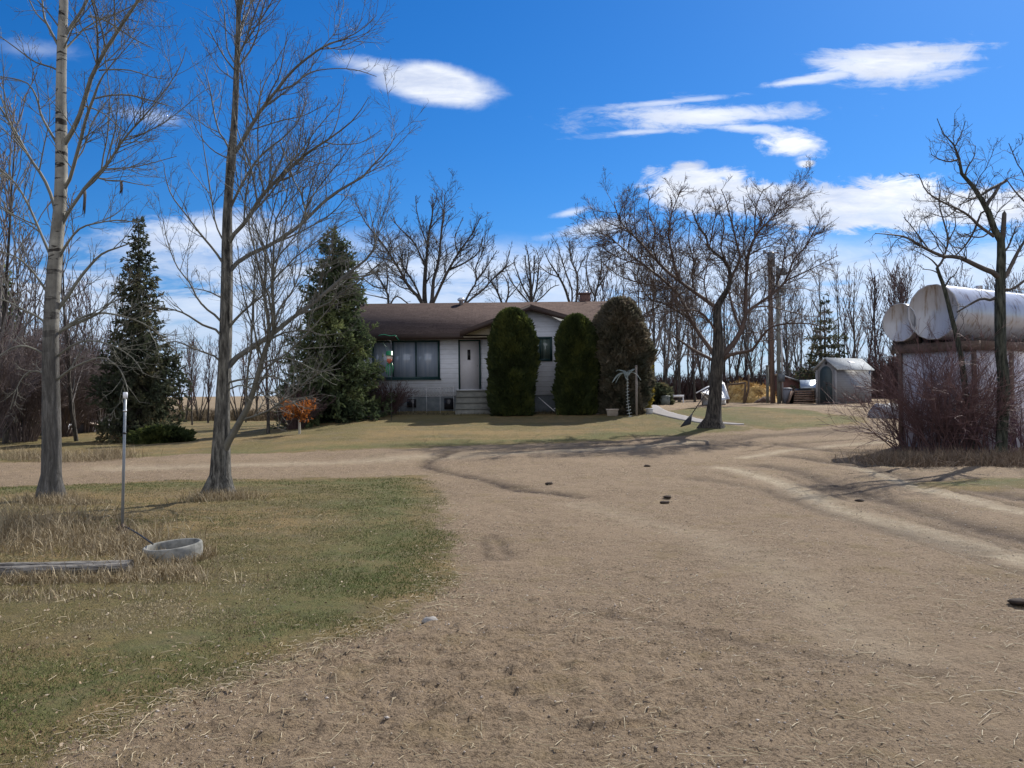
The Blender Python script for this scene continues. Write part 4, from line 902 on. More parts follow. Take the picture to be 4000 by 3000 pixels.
# ------------------------------------------------------------------ bare shrubs
def bare_shrub(name, label, base, H, W, seed, mat, n=40, cat='shrub', group=None, rmin=.006, dens=1.0, arch=-.03, leaf=None, r0=.014, lean=(0, 0), low=.25, wg=.07):
    rs = np.random.RandomState(seed); root = empty(name, base, label, cat, group); base = np.array(base)
    k = 10; a = rs.rand(n)*6.283; sp0 = rs.rand(n)**.6
    p0 = base+np.c_[np.cos(a), np.sin(a), np.zeros(n)]*(.22*W*rs.rand(n))[:, None]; p0[:, 2] -= .03
    out = np.c_[np.cos(a)*sp0*W/H*1.05+lean[0], np.sin(a)*sp0*W/H*1.05+lean[1], np.ones(n)]; d = nrm(out)
    L = H*rs.uniform(.55+low*.2, 1.08, n)*(1+.15*sp0)
    Pt = np.zeros((n, k, 3)); Pt[:, 0] = p0
    for i in range(1, k):
        Pt[:, i] = Pt[:, i-1]+d*(L/(k-1))[:, None]; d = d+rs.randn(n, 3)*wg; d[:, 2] += arch*(1+sp0); d = nrm(d)
    R = np.maximum(r0*np.linspace(1, .3, k)[None]*rs.uniform(.6, 1.2, n)[:, None], rmin)
    P1, R1 = spawn(rs, Pt, R, per_m=3.5*dens, lf=(.2, .5), ang=(20, 50), up=.12, curve=.02, wig=.12, n=6, rmin=rmin, kr=.006, t0=.2, lmax=1.2, lmin=.15)
    P2, R2 = spawn(rs, P1, R1, per_m=4.0*dens, lf=(.3, .6), ang=(20, 55), up=.1, curve=.02, wig=.14, n=4, rmin=rmin*.8, kr=.006, t0=.1, lmax=.6, lmin=.1)
    v, f = tubes(Pt, R, 4); mk('stems', v, f, mat, root)
    V, F = merge([tubes(P1, R1, 3), tubes(P2, R2, 3)]); mk('twigs', V, F, mat, root)
    if leaf is not None:
        q = np.vstack([P1.reshape(-1, 3), P2.reshape(-1, 3)]); q = q[rs.rand(len(q)) < leaf[1]]
        V, F = sprays(rs, q, rs.randn(len(q), 3), rs.uniform(.04, .1, len(q)), rs.uniform(.03, .06, len(q)))
        mk('leaves', V, F, leaf[0], root, attrs={'v': np.repeat(np.tile(rs.rand(len(q)), 2), 4)})
    return root
m_orange = leafm('orange_dead_leaves', [(.2, (.18, .055, .012)), (.5, (.34, .115, .02)), (.8, (.48, .20, .05))], k=1.2)
m_red = nmat('red_shrub_bark', [(.3, (.085, .046, .044)), (.7, (.20, .115, .108))], 2, .6, spec=.4)
m_purp = nmat('purple_shrub_bark', [(.3, (.075, .038, .05)), (.7, (.17, .095, .12))], 2, .6, spec=.4)
m_brush = nmat('grey_brush_bark', [(.3, (.095, .07, .066)), (.7, (.20, .16, .15))], 1, .7)
m_gold = nmat('stem_pale', [(.3, (.3, .28, .22)), (.7, (.45, .42, .36))], 4, .7)
# little tree holding its orange leaves
def mini_tree():
    D = 29.5; base = at(1168, D); rs = np.random.RandomState(7)
    root = empty('small_tree', base, 'little tree still holding orange dead leaves, on the slope left of the middle spruce', 'tree')
    b_ = np.array(base); Pt = np.array([[b_+np.array([0.01*math.sin(t*4), 0, t*.62]) for t in np.linspace(0, 1, 8)]]); R = np.linspace(.045, .03, 8)[None]
    v, f = tubes(Pt, R, 7); mk('trunk', v, f, m_gold, root, smooth=True)
    n = 34; a = rs.rand(n)*6.28; d = nrm(np.c_[np.cos(a), np.sin(a), rs.uniform(.15, 1.6, n)]); L = rs.uniform(.35, .72, n)
    Q = np.zeros((n, 6, 3)); Q[:, 0] = Pt[0, -1]+rs.randn(n, 3)*[0.02, .02, .09]
    for i in range(1, 6): Q[:, i] = Q[:, i-1]+d*(L/5)[:, None]; d = nrm(d+rs.randn(n, 3)*.1)
    RQ = np.linspace(.014, .006, 6)[None].repeat(n, 0); P1, R1 = spawn(rs, Q, RQ, 7, (.3, .6), n=4, lmin=.1)
    V, F = merge([tubes(Q, RQ, 4), tubes(P1, R1, 3)]); mk('branches', V, F, twig_red, root)
    q = np.vstack([Q[:, 2:].reshape(-1, 3), P1.reshape(-1, 3), P1.reshape(-1, 3)])+rs.randn(len(Q)*4+len(P1)*8, 3)*.05
    V, F = sprays(rs, q, rs.randn(len(q), 3)-[0, 0, .4], rs.uniform(.05, .11, len(q)), rs.uniform(.03, .06, len(q)))
    mk('leaves', V, F, m_orange, root, attrs={'v': np.repeat(np.tile(rs.rand(len(q)), 2), 4)})
mini_tree()
bare_shrub('bare_shrub', 'brown twiggy bush between the middle spruce and the picture window', at(1520, 36.2), 1.35, .95, 61, twig_purple, n=110, rmin=.008, dens=1.5)
bare_shrub('bare_shrub', 'purple-grey twiggy bush behind the orange-leaved little tree', at(1150, 33), 1.5, 1.2, 62, twig_purple, n=90, rmin=.009, dens=1.2)
# red shrubs around the edge tree
G_S = 'red-stemmed shrubs in front of the tank stand'
rsd = [(3560, 22.2, 2.0, 2.1, m_red, 'red-stemmed shrub at the left corner of the tank stand, arching out over the dirt'), (3660, 21.4, 2.8, 1.7, m_red, 'tall dense red-stemmed shrub below the end of the big tank'), (3760, 21.1, 2.7, 1.6, m_red, 'red-stemmed shrub just left of the edge tree'),
 (3858, 20.95, 1.9, 1.5, m_red, 'red-stemmed shrub directly behind the edge tree trunk'), (3985, 20.9, 1.8, 1.5, m_purp, 'purple-stemmed shrub right of the edge tree')]
for i, (sx, D, H, W_, m_, lab) in enumerate(rsd): bare_shrub('red_shrub', lab, at(sx, D), H, W_, 70+i, m_, n=(52, 48, 38, 28, 48)[i], rmin=.0048, dens=1.5, wg=.15, arch=-.045 if i in (0, 3, 4) else -.03, group=G_S, r0=.017)
# brush along the left edge
G_B = 'purple-grey brush clumps along the left edge'
for i, (sx, D, H, W_, lab) in enumerate([(-80, 29, 3.6, 2.0, 'brush clump cut by the left edge, left of the pale poplar'), (90, 33, 4.0, 2.2, 'tall brush clump seen left of the pale poplar trunk'), (230, 37, 3.9, 2.3, 'brush clump just right behind the pale poplar trunk, left of the low building'), (330, 41, 3.8, 2.2, 'brush clump above the low farm building'), (420, 44, 3.4, 2.0, 'brush clump between the low building and the left spruce'), (-10, 37, 4.4, 2.4, 'tallest brush clump, farther back at the left edge')]):
    bare_shrub('brush_clump', lab, at(sx, D), H, W_, 80+i, m_brush, n=120, rmin=.010, dens=1.0, arch=.0, group=G_B, r0=.02)
# hedge belt behind the yard: uncountable twigs
def hedge(name, label, line, H, seed, mat, n, thick=1.6, rmin=.02):
    rs = np.random.RandomState(seed); line = np.array(line, float)
    seg = np.linalg.norm(np.diff(line, axis=0), axis=1); cum = np.concatenate([[0], np.cumsum(seg)])
    s = rs.rand(n)*cum[-1]; x = np.interp(s, cum, line[:, 0])+rs.randn(n)*.3; y = np.interp(s, cum, line[:, 1])+rs.randn(n)*thick/2; hh = np.interp(s, cum, line[:, 2])
    k = 5; P0 = np.c_[x, y, terr(x, y)-.1]; d = nrm(np.c_[rs.randn(n)*.22, rs.randn(n)*.22, np.ones(n)]); L = hh*rs.uniform(.55, 1.12, n)
    Pt = np.zeros((n, k, 3)); Pt[:, 0] = P0
    for i in range(1, k): Pt[:, i] = Pt[:, i-1]+d*(L/(k-1))[:, None]; d = nrm(d+rs.randn(n, 3)*.12)
    R = np.full((n, k), rmin)*np.linspace(1.3, .5, k)[None]
    P1, R1 = spawn(rs, Pt, R, per_m=3.0, lf=(.2, .45), ang=(20, 55), up=.1, curve=.02, n=4, rmin=rmin*.6, kr=.01, t0=.1, lmax=.9, lmin=.2)
    V, F = merge([tubes(Pt, R, 3), tubes(P1, R1, 3)])
    o = mk(name, V, F, mat, None, loc=P0.mean(0)); tag(o, label, 'hedge', kind='stuff'); return o
hedge('hedge', 'long dark brown leafless hedge behind the yard', [(X(2480, 60), 60, 1.7), (X(2800, 60), 60, 1.7), (X(3150, 60), 60, 2.1), (X(3400, 58), 58, 2.6), (X(3700, 55), 55, 2.9), (X(4300, 52), 52, 3.0)], 2, 91, twig_purple, 5200)
hedge('field_brush', 'dry pale brush and tall weeds where the left lawn meets the field', [(X(-300, 62), 62, 1.0), (X(500, 60), 60, .9), (X(1200, 58), 58, .8), (X(1500, 56), 56, .7)], 1, 92, straw_m, 5200, rmin=.018)
# ------------------------------------------------------------------ house
def paint(name, c, rough=.6, var=.12, scale=6, bmp=0, stretch=(1, 1, 1), spec=.4, metal=0):
    a = tuple(x*(1-var) for x in c); d = tuple(min(1, x*(1+var)) for x in c)
    return nmat(name, [(.3, a), (.7, d)], scale, rough, bmp, .004, stretch, spec=spec, metal=metal)
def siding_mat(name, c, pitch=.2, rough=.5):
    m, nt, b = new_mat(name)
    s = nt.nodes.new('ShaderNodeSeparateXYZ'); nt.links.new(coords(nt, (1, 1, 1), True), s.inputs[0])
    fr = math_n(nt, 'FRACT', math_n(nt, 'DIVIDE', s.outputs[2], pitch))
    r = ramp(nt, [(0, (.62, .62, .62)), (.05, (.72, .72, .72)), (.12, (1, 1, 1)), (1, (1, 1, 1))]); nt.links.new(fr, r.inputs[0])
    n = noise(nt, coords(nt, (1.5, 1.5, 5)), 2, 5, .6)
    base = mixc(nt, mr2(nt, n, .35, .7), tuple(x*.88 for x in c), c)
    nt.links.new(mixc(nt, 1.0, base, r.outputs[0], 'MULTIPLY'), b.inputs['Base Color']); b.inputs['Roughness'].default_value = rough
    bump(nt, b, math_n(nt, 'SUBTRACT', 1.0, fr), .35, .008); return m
def mr2(nt, x, a, b_, c=0.0, d=1.0):
    s = nd(nt, 'ShaderNodeMapRange', interpolation_type='SMOOTHSTEP'); s.inputs[1].default_value = a; s.inputs[2].default_value = b_; s.inputs[3].default_value = c; s.inputs[4].default_value = d
    nt.links.new(x, s.inputs[0]); return s.outputs[0]
def shingle_mat(name, c1, c2, grid=(3.2, 7)):
    m, nt, b = new_mat(name)
    oc = coords(nt, (1, 1, 1)); br = nd(nt, 'ShaderNodeTexBrick'); br.offset = .5
    for k_, v_ in (('Scale', 1.0), ('Mortar Size', .006), ('Brick Width', .32), ('Row Height', .07)): br.inputs[k_].default_value = v_
    br.inputs['Color1'].default_value = (*c1, 1); br.inputs['Color2'].default_value = (*c2, 1); br.inputs['Mortar'].default_value = (*[x*.55 for x in c1], 1)
    s = nt.nodes.new('ShaderNodeSeparateXYZ'); nt.links.new(oc, s.inputs[0]); cb = nt.nodes.new('ShaderNodeCombineXYZ')
    nt.links.new(s.outputs[0], cb.inputs[0]); nt.links.new(s.outputs[2], cb.inputs[1]); nt.links.new(cb.outputs[0], br.inputs['Vector'])
    n = noise(nt, oc, 12, 5, .7)
    nt.links.new(mixc(nt, mr2(nt, n, .35, .7, 0, .5), br.outputs[0], tuple(x*1.5 for x in c2)), b.inputs['Base Color']); b.inputs['Roughness'].default_value = .95; b.inputs['Specular IOR Level'].default_value = .02
    bump(nt, b, n, .35, .006); return m
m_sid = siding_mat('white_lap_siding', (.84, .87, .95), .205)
m_soffit = paint('tan_soffit', (.50, .45, .36)); m_fasc = paint('dark_brown_fascia', (.045, .028, .022), .6)
m_found = nmat('painted_foundation', [(.3, (.085, .10, .11)), (.7, (.15, .165, .175))], 4, .9, .3, .005)
m_roof = shingle_mat('brown_shingles', (.068, .050, .044), (.098, .073, .063))
m_green = paint('dark_green_trim', (.016, .05, .055), .45); m_door = paint('cream_door_paint', (.66, .64, .67), .4, .05)
m_dglass = paint('dark_glass', (.02, .02, .025), .08)
m_conc = nmat('weathered_concrete', [(.3, (.12, .125, .112)), (.7, (.21, .205, .185))], 5, .9, .4, .006)
m_brick = nmat('chimney_brick', [(.3, (.075, .045, .04)), (.7, (.15, .085, .07))], 14, .9, .4, .01)
m_galv = paint('galvanised_metal', (.55, .56, .58), .35, .1, metal=.7)
m_white = paint('white_paint', (.72, .73, .76), .5)
m_blk = paint('black_plastic', (.02, .02, .022), .5)
# window glass: glossy pane; picture panes mix curtain tones with painted bluish sky reflection
def glassm(name, c1, c2):
    m, nt, b = new_mat(name); n = noise(nt, coords(nt, (7, 1, .25)), 1.6, 3, .5)
    r = ramp(nt, [(.3, c1), (.7, c2)]); nt.links.new(n, r.inputs[0]); nt.links.new(r.outputs[0], b.inputs['Base Color'])
    b.inputs['Roughness'].default_value = .06; b.inputs['Specular IOR Level'].default_value = .9; b.inputs['IOR'].default_value = 1.52
    n2 = noise(nt, coords(nt), .8, 2, .5); bump(nt, b, n2, .15, .02); return m
m_glass = glassm('curtain_reflection_glass', (.24, .30, .40), (.36, .41, .50)); m_glass2 = glassm('dim_glass', (.07, .10, .09), (.17, .22, .20))
WY = 38.0
XL, XR = X(1330, 37.4), X(2535, 37.4)
house = empty('house', (0, 42, .9), 'single-storey white farmhouse with brown shingle roof, low front gable and green window trim', 'house')
z_f = 1.52; z_e = 4.02
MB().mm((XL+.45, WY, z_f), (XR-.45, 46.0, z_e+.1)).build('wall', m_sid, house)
MB().mm((XL+.5, WY+.04, .2), (XR-.5, 45.96, z_f-.001)).build('foundation', m_found, house)
# main roof
yr, zr_ = 42.2, P(1700, 1192, 42.2)[2]
sl_m = (zr_-z_e)/(yr-37.35)
mb = MB()
mb.slab([(XL, 37.35, z_e), (XR, 37.35, z_e), (XR, yr, zr_), (XL, yr, zr_)], .10, (0, 0, 1))
mb.slab([(XL, yr+.001, zr_), (XR, yr+.001, zr_), (XR, 2*yr-37.35, z_e), (XL, 2*yr-37.35, z_e)], .10, (0, 0, 1))
roof = mb.build('roof', m_roof, house)
MB().mm((XL+.1, 37.30, z_e-.15), (XR-.1, 37.345, z_e+.085)).build('fascia', m_fasc, house)
MB().mm((XL+.1, 37.35, z_e-.14), (XR-.1, WY-.002, z_e-.10)).build('soffit', m_soffit, house)
for sx_ in (XL, XR):
    s = 1 if sx_ == XL else -1
    MB().slab([(sx_-.02*s, 37.35, z_e-.12), (sx_-.02*s, 37.35, z_e+.09), (sx_-.02*s, yr, zr_+.09), (sx_-.02*s, yr, zr_-.12)], .03, (-s, 0, 0)).build('rake_board', m_fasc, house)
    MB().slab([(sx_+.47*s, WY, z_e+.1), (sx_+.47*s, 46, z_e+.1), (sx_+.47*s, yr, zr_-.15)], .05, (s, 0, 0)).build('gable_end', m_sid, house)
# front cross gable
GY = 36.35
E1 = P(1796, 1312, GY); K = P(2072, 1199, GY); E2 = P(2395, 1292, GY)
E1[2] = z_e+.02
def zroof(x): return float(np.interp(x, [E1[0], K[0], E2[0]], [E1[2], K[2], E2[2]]))
yk = 37.35+(K[2]-z_e)/sl_m
mb = MB()
th = .11
mb.slab([(E1[0], GY, E1[2]), (K[0], GY, K[2]), (K[0], yk+.5, K[2]), (E1[0], 37.9, E1[2])], th, (0, 0, 1))
mb.slab([(K[0]+.001, GY, K[2]), (E2[0], GY, E2[2]), (E2[0], 39.2, E2[2]), (K[0]+.001, yk+.5, K[2])], th, (0, 0, 1))
mb.build('gable_roof', m_roof, house)
for a_, b_ in ((E1, K), (K, E2)):
    MB().slab([(a_[0], GY-.04, a_[2]-.13), (b_[0], GY-.04, b_[2]-.13), (b_[0], GY-.04, b_[2]+.085), (a_[0], GY-.04, a_[2]+.085)], .036, (0, 1, 0)).build('gable_fascia', m_fasc, house)
BL, BR = X(1975, 36.8), X(2330, 36.8)
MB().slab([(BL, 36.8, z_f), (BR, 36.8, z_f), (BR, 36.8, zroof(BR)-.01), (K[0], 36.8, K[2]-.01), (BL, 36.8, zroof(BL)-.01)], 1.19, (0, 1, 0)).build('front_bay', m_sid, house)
MB().slab([(BL+.04, 36.84, .2), (BR-.04, 36.84, .2), (BR-.04, 36.84, z_f-.001), (BL+.04, 36.84, z_f-.001)], 1.1, (0, 1, 0)).build('bay_foundation', m_found, house)
# tan panel of the porch gable, and its ceiling
MB().slab([(E1[0]+.1, 36.82, E1[2]+.0), (BL-.002, 36.82, z_e-.02), (BL-.002, 36.82, zroof(BL)-.01)], .05, (0, 1, 0)).build('porch_gable_panel', m_soffit, house)
MB().mm((E1[0]+.12, 36.88, z_e-.09), (BL-.003, 37.995, z_e-.05)).build('porch_ceiling', m_soffit, house)
# chimney, vent
c0 = P(2285, 1178, 42.9)
ch = MB(); ch.mm((c0[0]-.24, 42.6, zr_-.4), (c0[0]+.24, 43.1, P(2285, 1150, 42.8)[2])).mm((c0[0]-.28, 42.56, P(2285, 1150, 42.8)[2]), (c0[0]+.28, 43.14, P(2285, 1150, 42.8)[2]+.06))
chim = ch.build('chimney', m_brick, roof)
t = P(2285, 1150, 42.8)[2]
MB().tube([(c0[0], 42.85, t), (c0[0], 42.85, t+.14)], .12, 12).build('flue_cap', m_galv, chim)
v0 = P(1802, 1186, 42.0)
mbv = MB().tube([(v0[0], 41.9, zr_-.1), (v0[0], 41.9, zr_+.13), (v0[0], 41.9, zr_+.17), (v0[0], 41.9, zr_+.24), (v0[0], 41.9, zr_+.30), (v0[0], 41.9, zr_+.31)], [.1, .1, .17, .18, .1, .02], 14)
mbv.build('roof_vent', m_galv, roof, smooth=True)
v1 = P(1423, 1196, 42.0); MB().tube([(v1[0], 41.8, zr_-.2), (v1[0], 41.8, zr_+.2)], .05, 8).build('vent_pipe', m_blk, roof)
# windows
def rect_frame(name, x0, x1, z0, z1, y, wv, mat, parent, d=.06):
    mb = MB(); mb.mm((x0, y-d, z0), (x0+wv, y+.01, z1)); mb.mm((x1-wv, y-d, z0), (x1, y+.01, z1)); mb.mm((x0+wv, y-d+.002, z1-wv), (x1-wv, y+.01, z1)); mb.mm((x0+wv, y-d+.002, z0), (x1-wv, y+.01, z0+wv)); return mb.build(name, mat, parent)
w0 = P(1453, 1331, WY); w1 = P(1719, 1479, WY)
x0, x1, z0, z1 = w0[0], w1[0], w1[2], w0[2]
win = MB().mm((x0+.05, WY-.03, z0+.05), (x1-.05, WY-.005, z1-.05)).build('picture_window', m_green, house)
rect_frame('frame', x0, x1, z0, z1, WY, .085, m_green, win)
xs = [x0+.085, X(1537, WY)-.03, X(1537, WY)+.03, X(1627, WY)-.03, X(1627, WY)+.03, x1-.085]
for q in (1, 3): MB().mm((xs[q], WY-.058, z0+.08), (xs[q+1], WY-.031, z1-.08)).build('mullion', m_green, win)
for q in (0, 2, 4): MB().mm((xs[q], WY-.045, z0+.085), (xs[q+1], WY-.0305, z1-.085)).build('pane', m_glass, win)
MB().mm((x0-.05, WY-.10, z0-.05), (x1+.05, WY+.005, z0-.002)).build('sill', m_green, win)
# small window on the bay
s0 = P(2086, 1316, 36.8); s1 = P(2158, 1411, 36.8); 
sw = MB().mm((s0[0]+.05, 36.775, s1[2]+.05), (s1[0]-.05, 36.795, s0[2]-.05)).build('small_window', m_green, house)
rect_frame('frame', s0[0], s1[0], s1[2], s0[2], 36.8, .10, m_green, sw)
MB().mm((s0[0]+.22, 36.74, s1[2]+.1), (s0[0]+.28, 36.774, s0[2]-.1)).build('mullion', m_green, sw)
MB().mm((s0[0]+.28, 36.76, s1[2]+.1), (s1[0]-.10, 36.774, s0[2]-.1)).build('pane', m_glass2, sw)
MB().mm((s0[0]+.10, 36.76, s1[2]+.1), (s0[0]+.22, 36.774, s0[2]-.1)).build('pane', m_glass2, sw)
# door
d0 = P(1790, 1327, WY); d1 = P(1879, 1519, WY)
dr = MB().mm((d0[0]+.07, WY-.045, d1[2]), (d1[0]-.07, WY-.002, d0[2]-.07)).build('front_door', m_door, house)
mb = MB(); mb.mm((d0[0], WY-.07, d1[2]-.02), (d0[0]+.07, WY+.01, d0[2])); mb.mm((d1[0]-.07, WY-.07, d1[2]-.02), (d1[0], WY+.01, d0[2])); mb.mm((d0[0]+.07, WY-.068, d0[2]-.07), (d1[0]-.07, WY+.01, d0[2])); mb.build('door_frame', m_green, dr)
q0 = P(1826, 1366, WY); q1 = P(1838, 1406, WY)
MB().mm((q0[0], WY-.055, q1[2]), (q1[0], WY-.046, q0[2])).build('door_light', m_dglass, dr)
MB().tube([(d1[0]-.14, WY-.045, d1[2]+.98), (d1[0]-.14, WY-.07, d1[2]+.98), (d1[0]-.14, WY-.10, d1[2]+.98)], [.015, .02, .03], 10).build('door_knob', m_galv, dr)
MB().mm((d0[0]-.05, WY-.08, d1[2]-.07), (d1[0]+.05, WY+.01, d1[2]-.022)).build('door_sill', m_white, dr)
# steps
mb = MB(); zt = d1[2]-.1; nS = 4; g0 = float(terr(d0[0], 36.5))-.05; xs0, xs1 = X(1783, 37), X(1935, 37)
for i in range(nS):
    top = zt-(zt-g0)*i/nS; y1 = 38.0-(.9 if i == 0 else 0)-.9*0-(0 if i == 0 else .9+.3*(i-1))
    ya, yb = (37.1, 37.995) if i == 0 else (37.1-.3*i, 37.1-.3*(i-1)-.001)
    mb.mm((xs0-.002*i, ya, g0-.2), (xs1+.002*i, yb, top))
st_ = mb.build('front_steps', m_conc, house)
m_tread = nmat('step_tread', [(.3, (.13, .135, .122)), (.7, (.20, .20, .18))], 5, .9, .3, .004)
for i in range(nS):
    top = zt-(zt-g0)*i/nS; ya, yb = (37.07, 37.99) if i == 0 else (37.07-.3*i, 37.098-.3*(i-1))
    MB().mm((xs0-.03, ya, top+.001), (xs1+.03, yb-.002, top+.045)).build('tread', m_tread, st_)
MB().mm((X(1735, 38), WY-.02, .95), (X(1772, 38), WY+.035, z_f-.1)).build('basement_window', m_dglass, house)
MB().mm((X(1590, 38), WY-.02, 1.05), (X(1625, 38), WY+.035, z_f-.12)).build('basement_window', m_dglass, house)
# lattice on the wall foot
def lattice():
    x0, x1 = X(1560, 37.0), X(1772, 37.0); zb = float(P(1630, 1549, 37)[2]); zt_ = float(P(1630, 1515, 37)[2]); y = 37.0
    root = empty('lattice_panel', (x0, y, terr(x0, y)), 'low white wire lattice standing under the picture window beside the steps', 'lattice')
    m_lat = paint('greyed_wire', (.42, .42, .44))
    for x in np.linspace(x0, x1, 5): MB().tube([(x, y, float(terr(x, y))-.1), (x, y, zt_+.04)], .009, 6).build('post', m_lat, root)
    mb = MB(); H = zt_-zb
    for z in (zb, zt_): mb.tube([(x0, y, z), (x1, y, z)], .010, 5)
    n = 17
    for i in range(n):
        xa = x0+(x1-x0)*i/n; xb = x0+(x1-x0)*(i+1)/n
        mb.tube([(xa, y+.008, zb), (xb, y+.008, zt_)], .006, 4); mb.tube([(xa, y-.008, zt_), (xb, y-.008, zb)], .006, 4)
    mb.build('wire_mesh', m_lat, root)
lattice()
# white sticks leaning by the bay
def sticks():
    a = P(2104, 1552, 36.2); b_ = P(2166, 1606, 35.6); c = P(2163, 1598, 35.5); d = P(2190, 1580, 35.9)
    tag(MB().tube([a, (a+b_)/2, b_], .012, 6).build('garden_stick', m_white, None, loc=b_), 'long pale stick leaning down against the foundation between two cedars', 'stick')
    tag(MB().tube([c, (c+d)/2, d], .011, 6).build('garden_stick', m_white, None, loc=c), 'short pale stick crossing the foot of the longer one between two cedars', 'stick')
sticks()
# hanging garden ornament on a crook pole
def ornament():
    D = 33.5; g = onground(X(1527, D), D); x = g[0]; root = empty('garden_ornament', g, 'green-hatted hanging ornament on a thin crook pole before the picture window', 'ornament')
    zt_ = P(1540, 1330, D)[2]
    pts = [(x, D, g[2]-.1), (x+.02, D, g[2]+.9), (x+.02, D, zt_-.2), (x-.04, D, zt_), (x-.2, D, zt_+.03), (x-.28, D, zt_-.08)]
    q, r_ = resample(np.array(pts), np.full(len(pts), .008), 16); MB().tube(q, .009, 6).build('crook_pole', m_blk, root)
    hc = P(1517, 1383, D); m_g = paint('bright_green', (.02, .16, .07), .35); m_f = paint('face_cream', (.62, .52, .45)); m_r = paint('red_beard', (.42, .10, .06))
    hx, hz = hc[0]+.04, hc[2]
    MB().tube([(hx, D, hz-.06), (hx, D, hz-.05), (hx, D, hz-.045), (hx, D, hz+.1), (hx, D, hz+.12)], [.02, .19, .125, .13, .03], 14).build('hat', m_g, root, smooth=False)
    MB().tube([(hx, D, hz-.27), (hx, D, hz-.22), (hx, D, hz-.14), (hx, D, hz-.08), (hx, D, hz-.05)], [.03, .09, .115, .11, .08], 12).build('face', m_f, root, smooth=True)
    MB().tube([(hx, D-.03, hz-.36), (hx, D-.03, hz-.30), (hx, D-.03, hz-.22), (hx, D-.03, hz-.18)], [.02, .075, .11, .08], 12).build('beard', m_r, root, smooth=True)
    for k, (dx, l) in enumerate([(-.08, .42), (-.03, .5), (.03, .47), (.08, .38)]): MB().tube([(hx+dx, D, hz-.34), (hx+dx*1.6, D+.02, hz-.34-l*.5), (hx+dx*1.3, D, hz-.34-l)], [.028, .022, .012], 5).build('streamer', m_g, root)
    MB().tube([(hx, D, hz+.1), (x-.28, D, zt_-.08)], .004, 4).build('string', m_g, root)
ornament()
# green vine ornament along the eave
m_g2 = paint('glossy_green', (.03, .22, .11), .3)
gp = [P(1478, 1311, 37.2), P(1500, 1307, 37.2), P(1525, 1312, 37.2), P(1545, 1310, 37.2), P(1550, 1318, 37.2), P(1559, 1330, 37.25)]
q, r_ = resample(np.array(gp), np.full(6, .02), 20); tag(MB().tube(q, .016, 6).build('green_garland', m_g2, None, loc=q[0]), 'short green garland hanging from the eave over the picture window', 'garland')

# ------------------------------------------------------------------ yard pieces at the house corner
def planter(sx, w_, h_, label, D, mat):
    g = at(sx, D); root = empty('planter', g, label, 'planter'); g = np.array(g)
    mb = MB(); a = w_/2
    lo = [(-a*.88, -a*.5), (a*.88, -a*.5), (a*.88, a*.5), (-a*.88, a*.5)]; hi = [(-a, -a*.58), (a, -a*.58), (a, a*.58), (-a, a*.58)]
    V = [(g[0]+p[0], g[1]+p[1], g[2]) for p in lo]+[(g[0]+p[0], g[1]+p[1], g[2]+h_) for p in hi]
    mb.add(V, [(3, 2, 1, 0), (0, 1, 5, 4), (1, 2, 6, 5), (2, 3, 7, 6), (3, 0, 4, 7)]); mb.build('tub', mat, root)
    mb = MB(); 
    for s in (-1, 1):
        mb.mm((g[0]-a-.02, g[1]+s*a*.58-.02, g[2]+h_-.04), (g[0]+a+.02, g[1]+s*a*.58+.02, g[2]+h_+.012)); mb.mm((g[0]+s*a-.02, g[1]-a*.58+.021, g[2]+h_-.041), (g[0]+s*a+.02, g[1]+a*.58-.021, g[2]+h_+.010))
    mb.build('rim', mat, root)
    MB().mm((g[0]-a*.93, g[1]-a*.5, g[2]+h_-.07), (g[0]+a*.93, g[1]+a*.5, g[2]+h_-.05)).build('soil', nmat_core, root)
planter(2391, .44, .30, 'rectangular tan planter at the foot of the shaggy cedar', 34.6, paint('tan_planter', (.42, .36, .30)))
planter(2535, .27, .25, 'small white planter box where the concrete path meets the house corner', 35.4, m_white)
m_rope = paint('silvery_light_rope', (.32, .38, .36), .3, .1); m_ring = paint('white_rope', (.55, .57, .56), .2, .05)
def palm(sx, D, top, label, scale=1.0, fr=None):
    g = at(sx, D); root = empty('metal_palm', g, label, 'ornament'); g = np.array(g); H = top-g[2]
    tx = lambda t: g[0]-.03-.10*math.sin(t*2.2)*(1-t)-.08*t
    pts = [(tx(t), g[1], g[2]+H*t) for t in np.linspace(0, 1, 14)]; MB().tube(pts, .011, 6).build('trunk_rod', m_rope, root)
    for j, t in enumerate(np.linspace(.03, .9, 13)):
        c = np.array([tx(t), g[1], g[2]+H*t]); r_ = .085*(1-.45*t); a = np.linspace(0, 2*math.pi, 13)
        MB().tube([c+[r_*math.cos(q), r_*math.sin(q), .02*math.cos(q)] for q in a], .008, 5).build('trunk_ring', m_ring, root)
    c = np.array([tx(1), g[1], g[2]+H])
    for (dx, dy, dz, L) in fr:
        e = c+np.array([dx, dy, dz]); mid = (c+e)/2+[0, 0, .20*L]
        q, _ = resample(np.array([c, (c+mid)/2+[0, 0, .06], mid, (mid+e)/2+[0, 0, .04], e]), np.zeros(5), 14)
        T = nrm(np.gradient(q, axis=0)); S = nrm(np.cross(T, [0, 0, 1])); wv = .10*np.sin(np.linspace(.25, 1, 14)*math.pi)[:, None]+.008
        loop = np.vstack([q+S*wv, (q-S*wv)[::-1]]); mb = MB().tube(loop, .008, 5).tube(q, .007, 4)
        for k in range(2, 13): mb.tube([q[k]+S[k]*wv[k], q[k]-S[k]*wv[k]], .007, 3)
        mb.build('frond', m_rope, root)
palm(2463, 34.2, P(2467, 1466, 34.2)[2], 'silvery metal palm tree ornament with arched fronds and a ringed trunk', fr=[(-.60, -.15, -.27, 1), (-.45, .1, -.30, 1), (-.40, .3, .17, .5), (.50, -.1, -.20, 1), (.36, .25, .22, .4), (-.1, -.45, -.15, .8)])
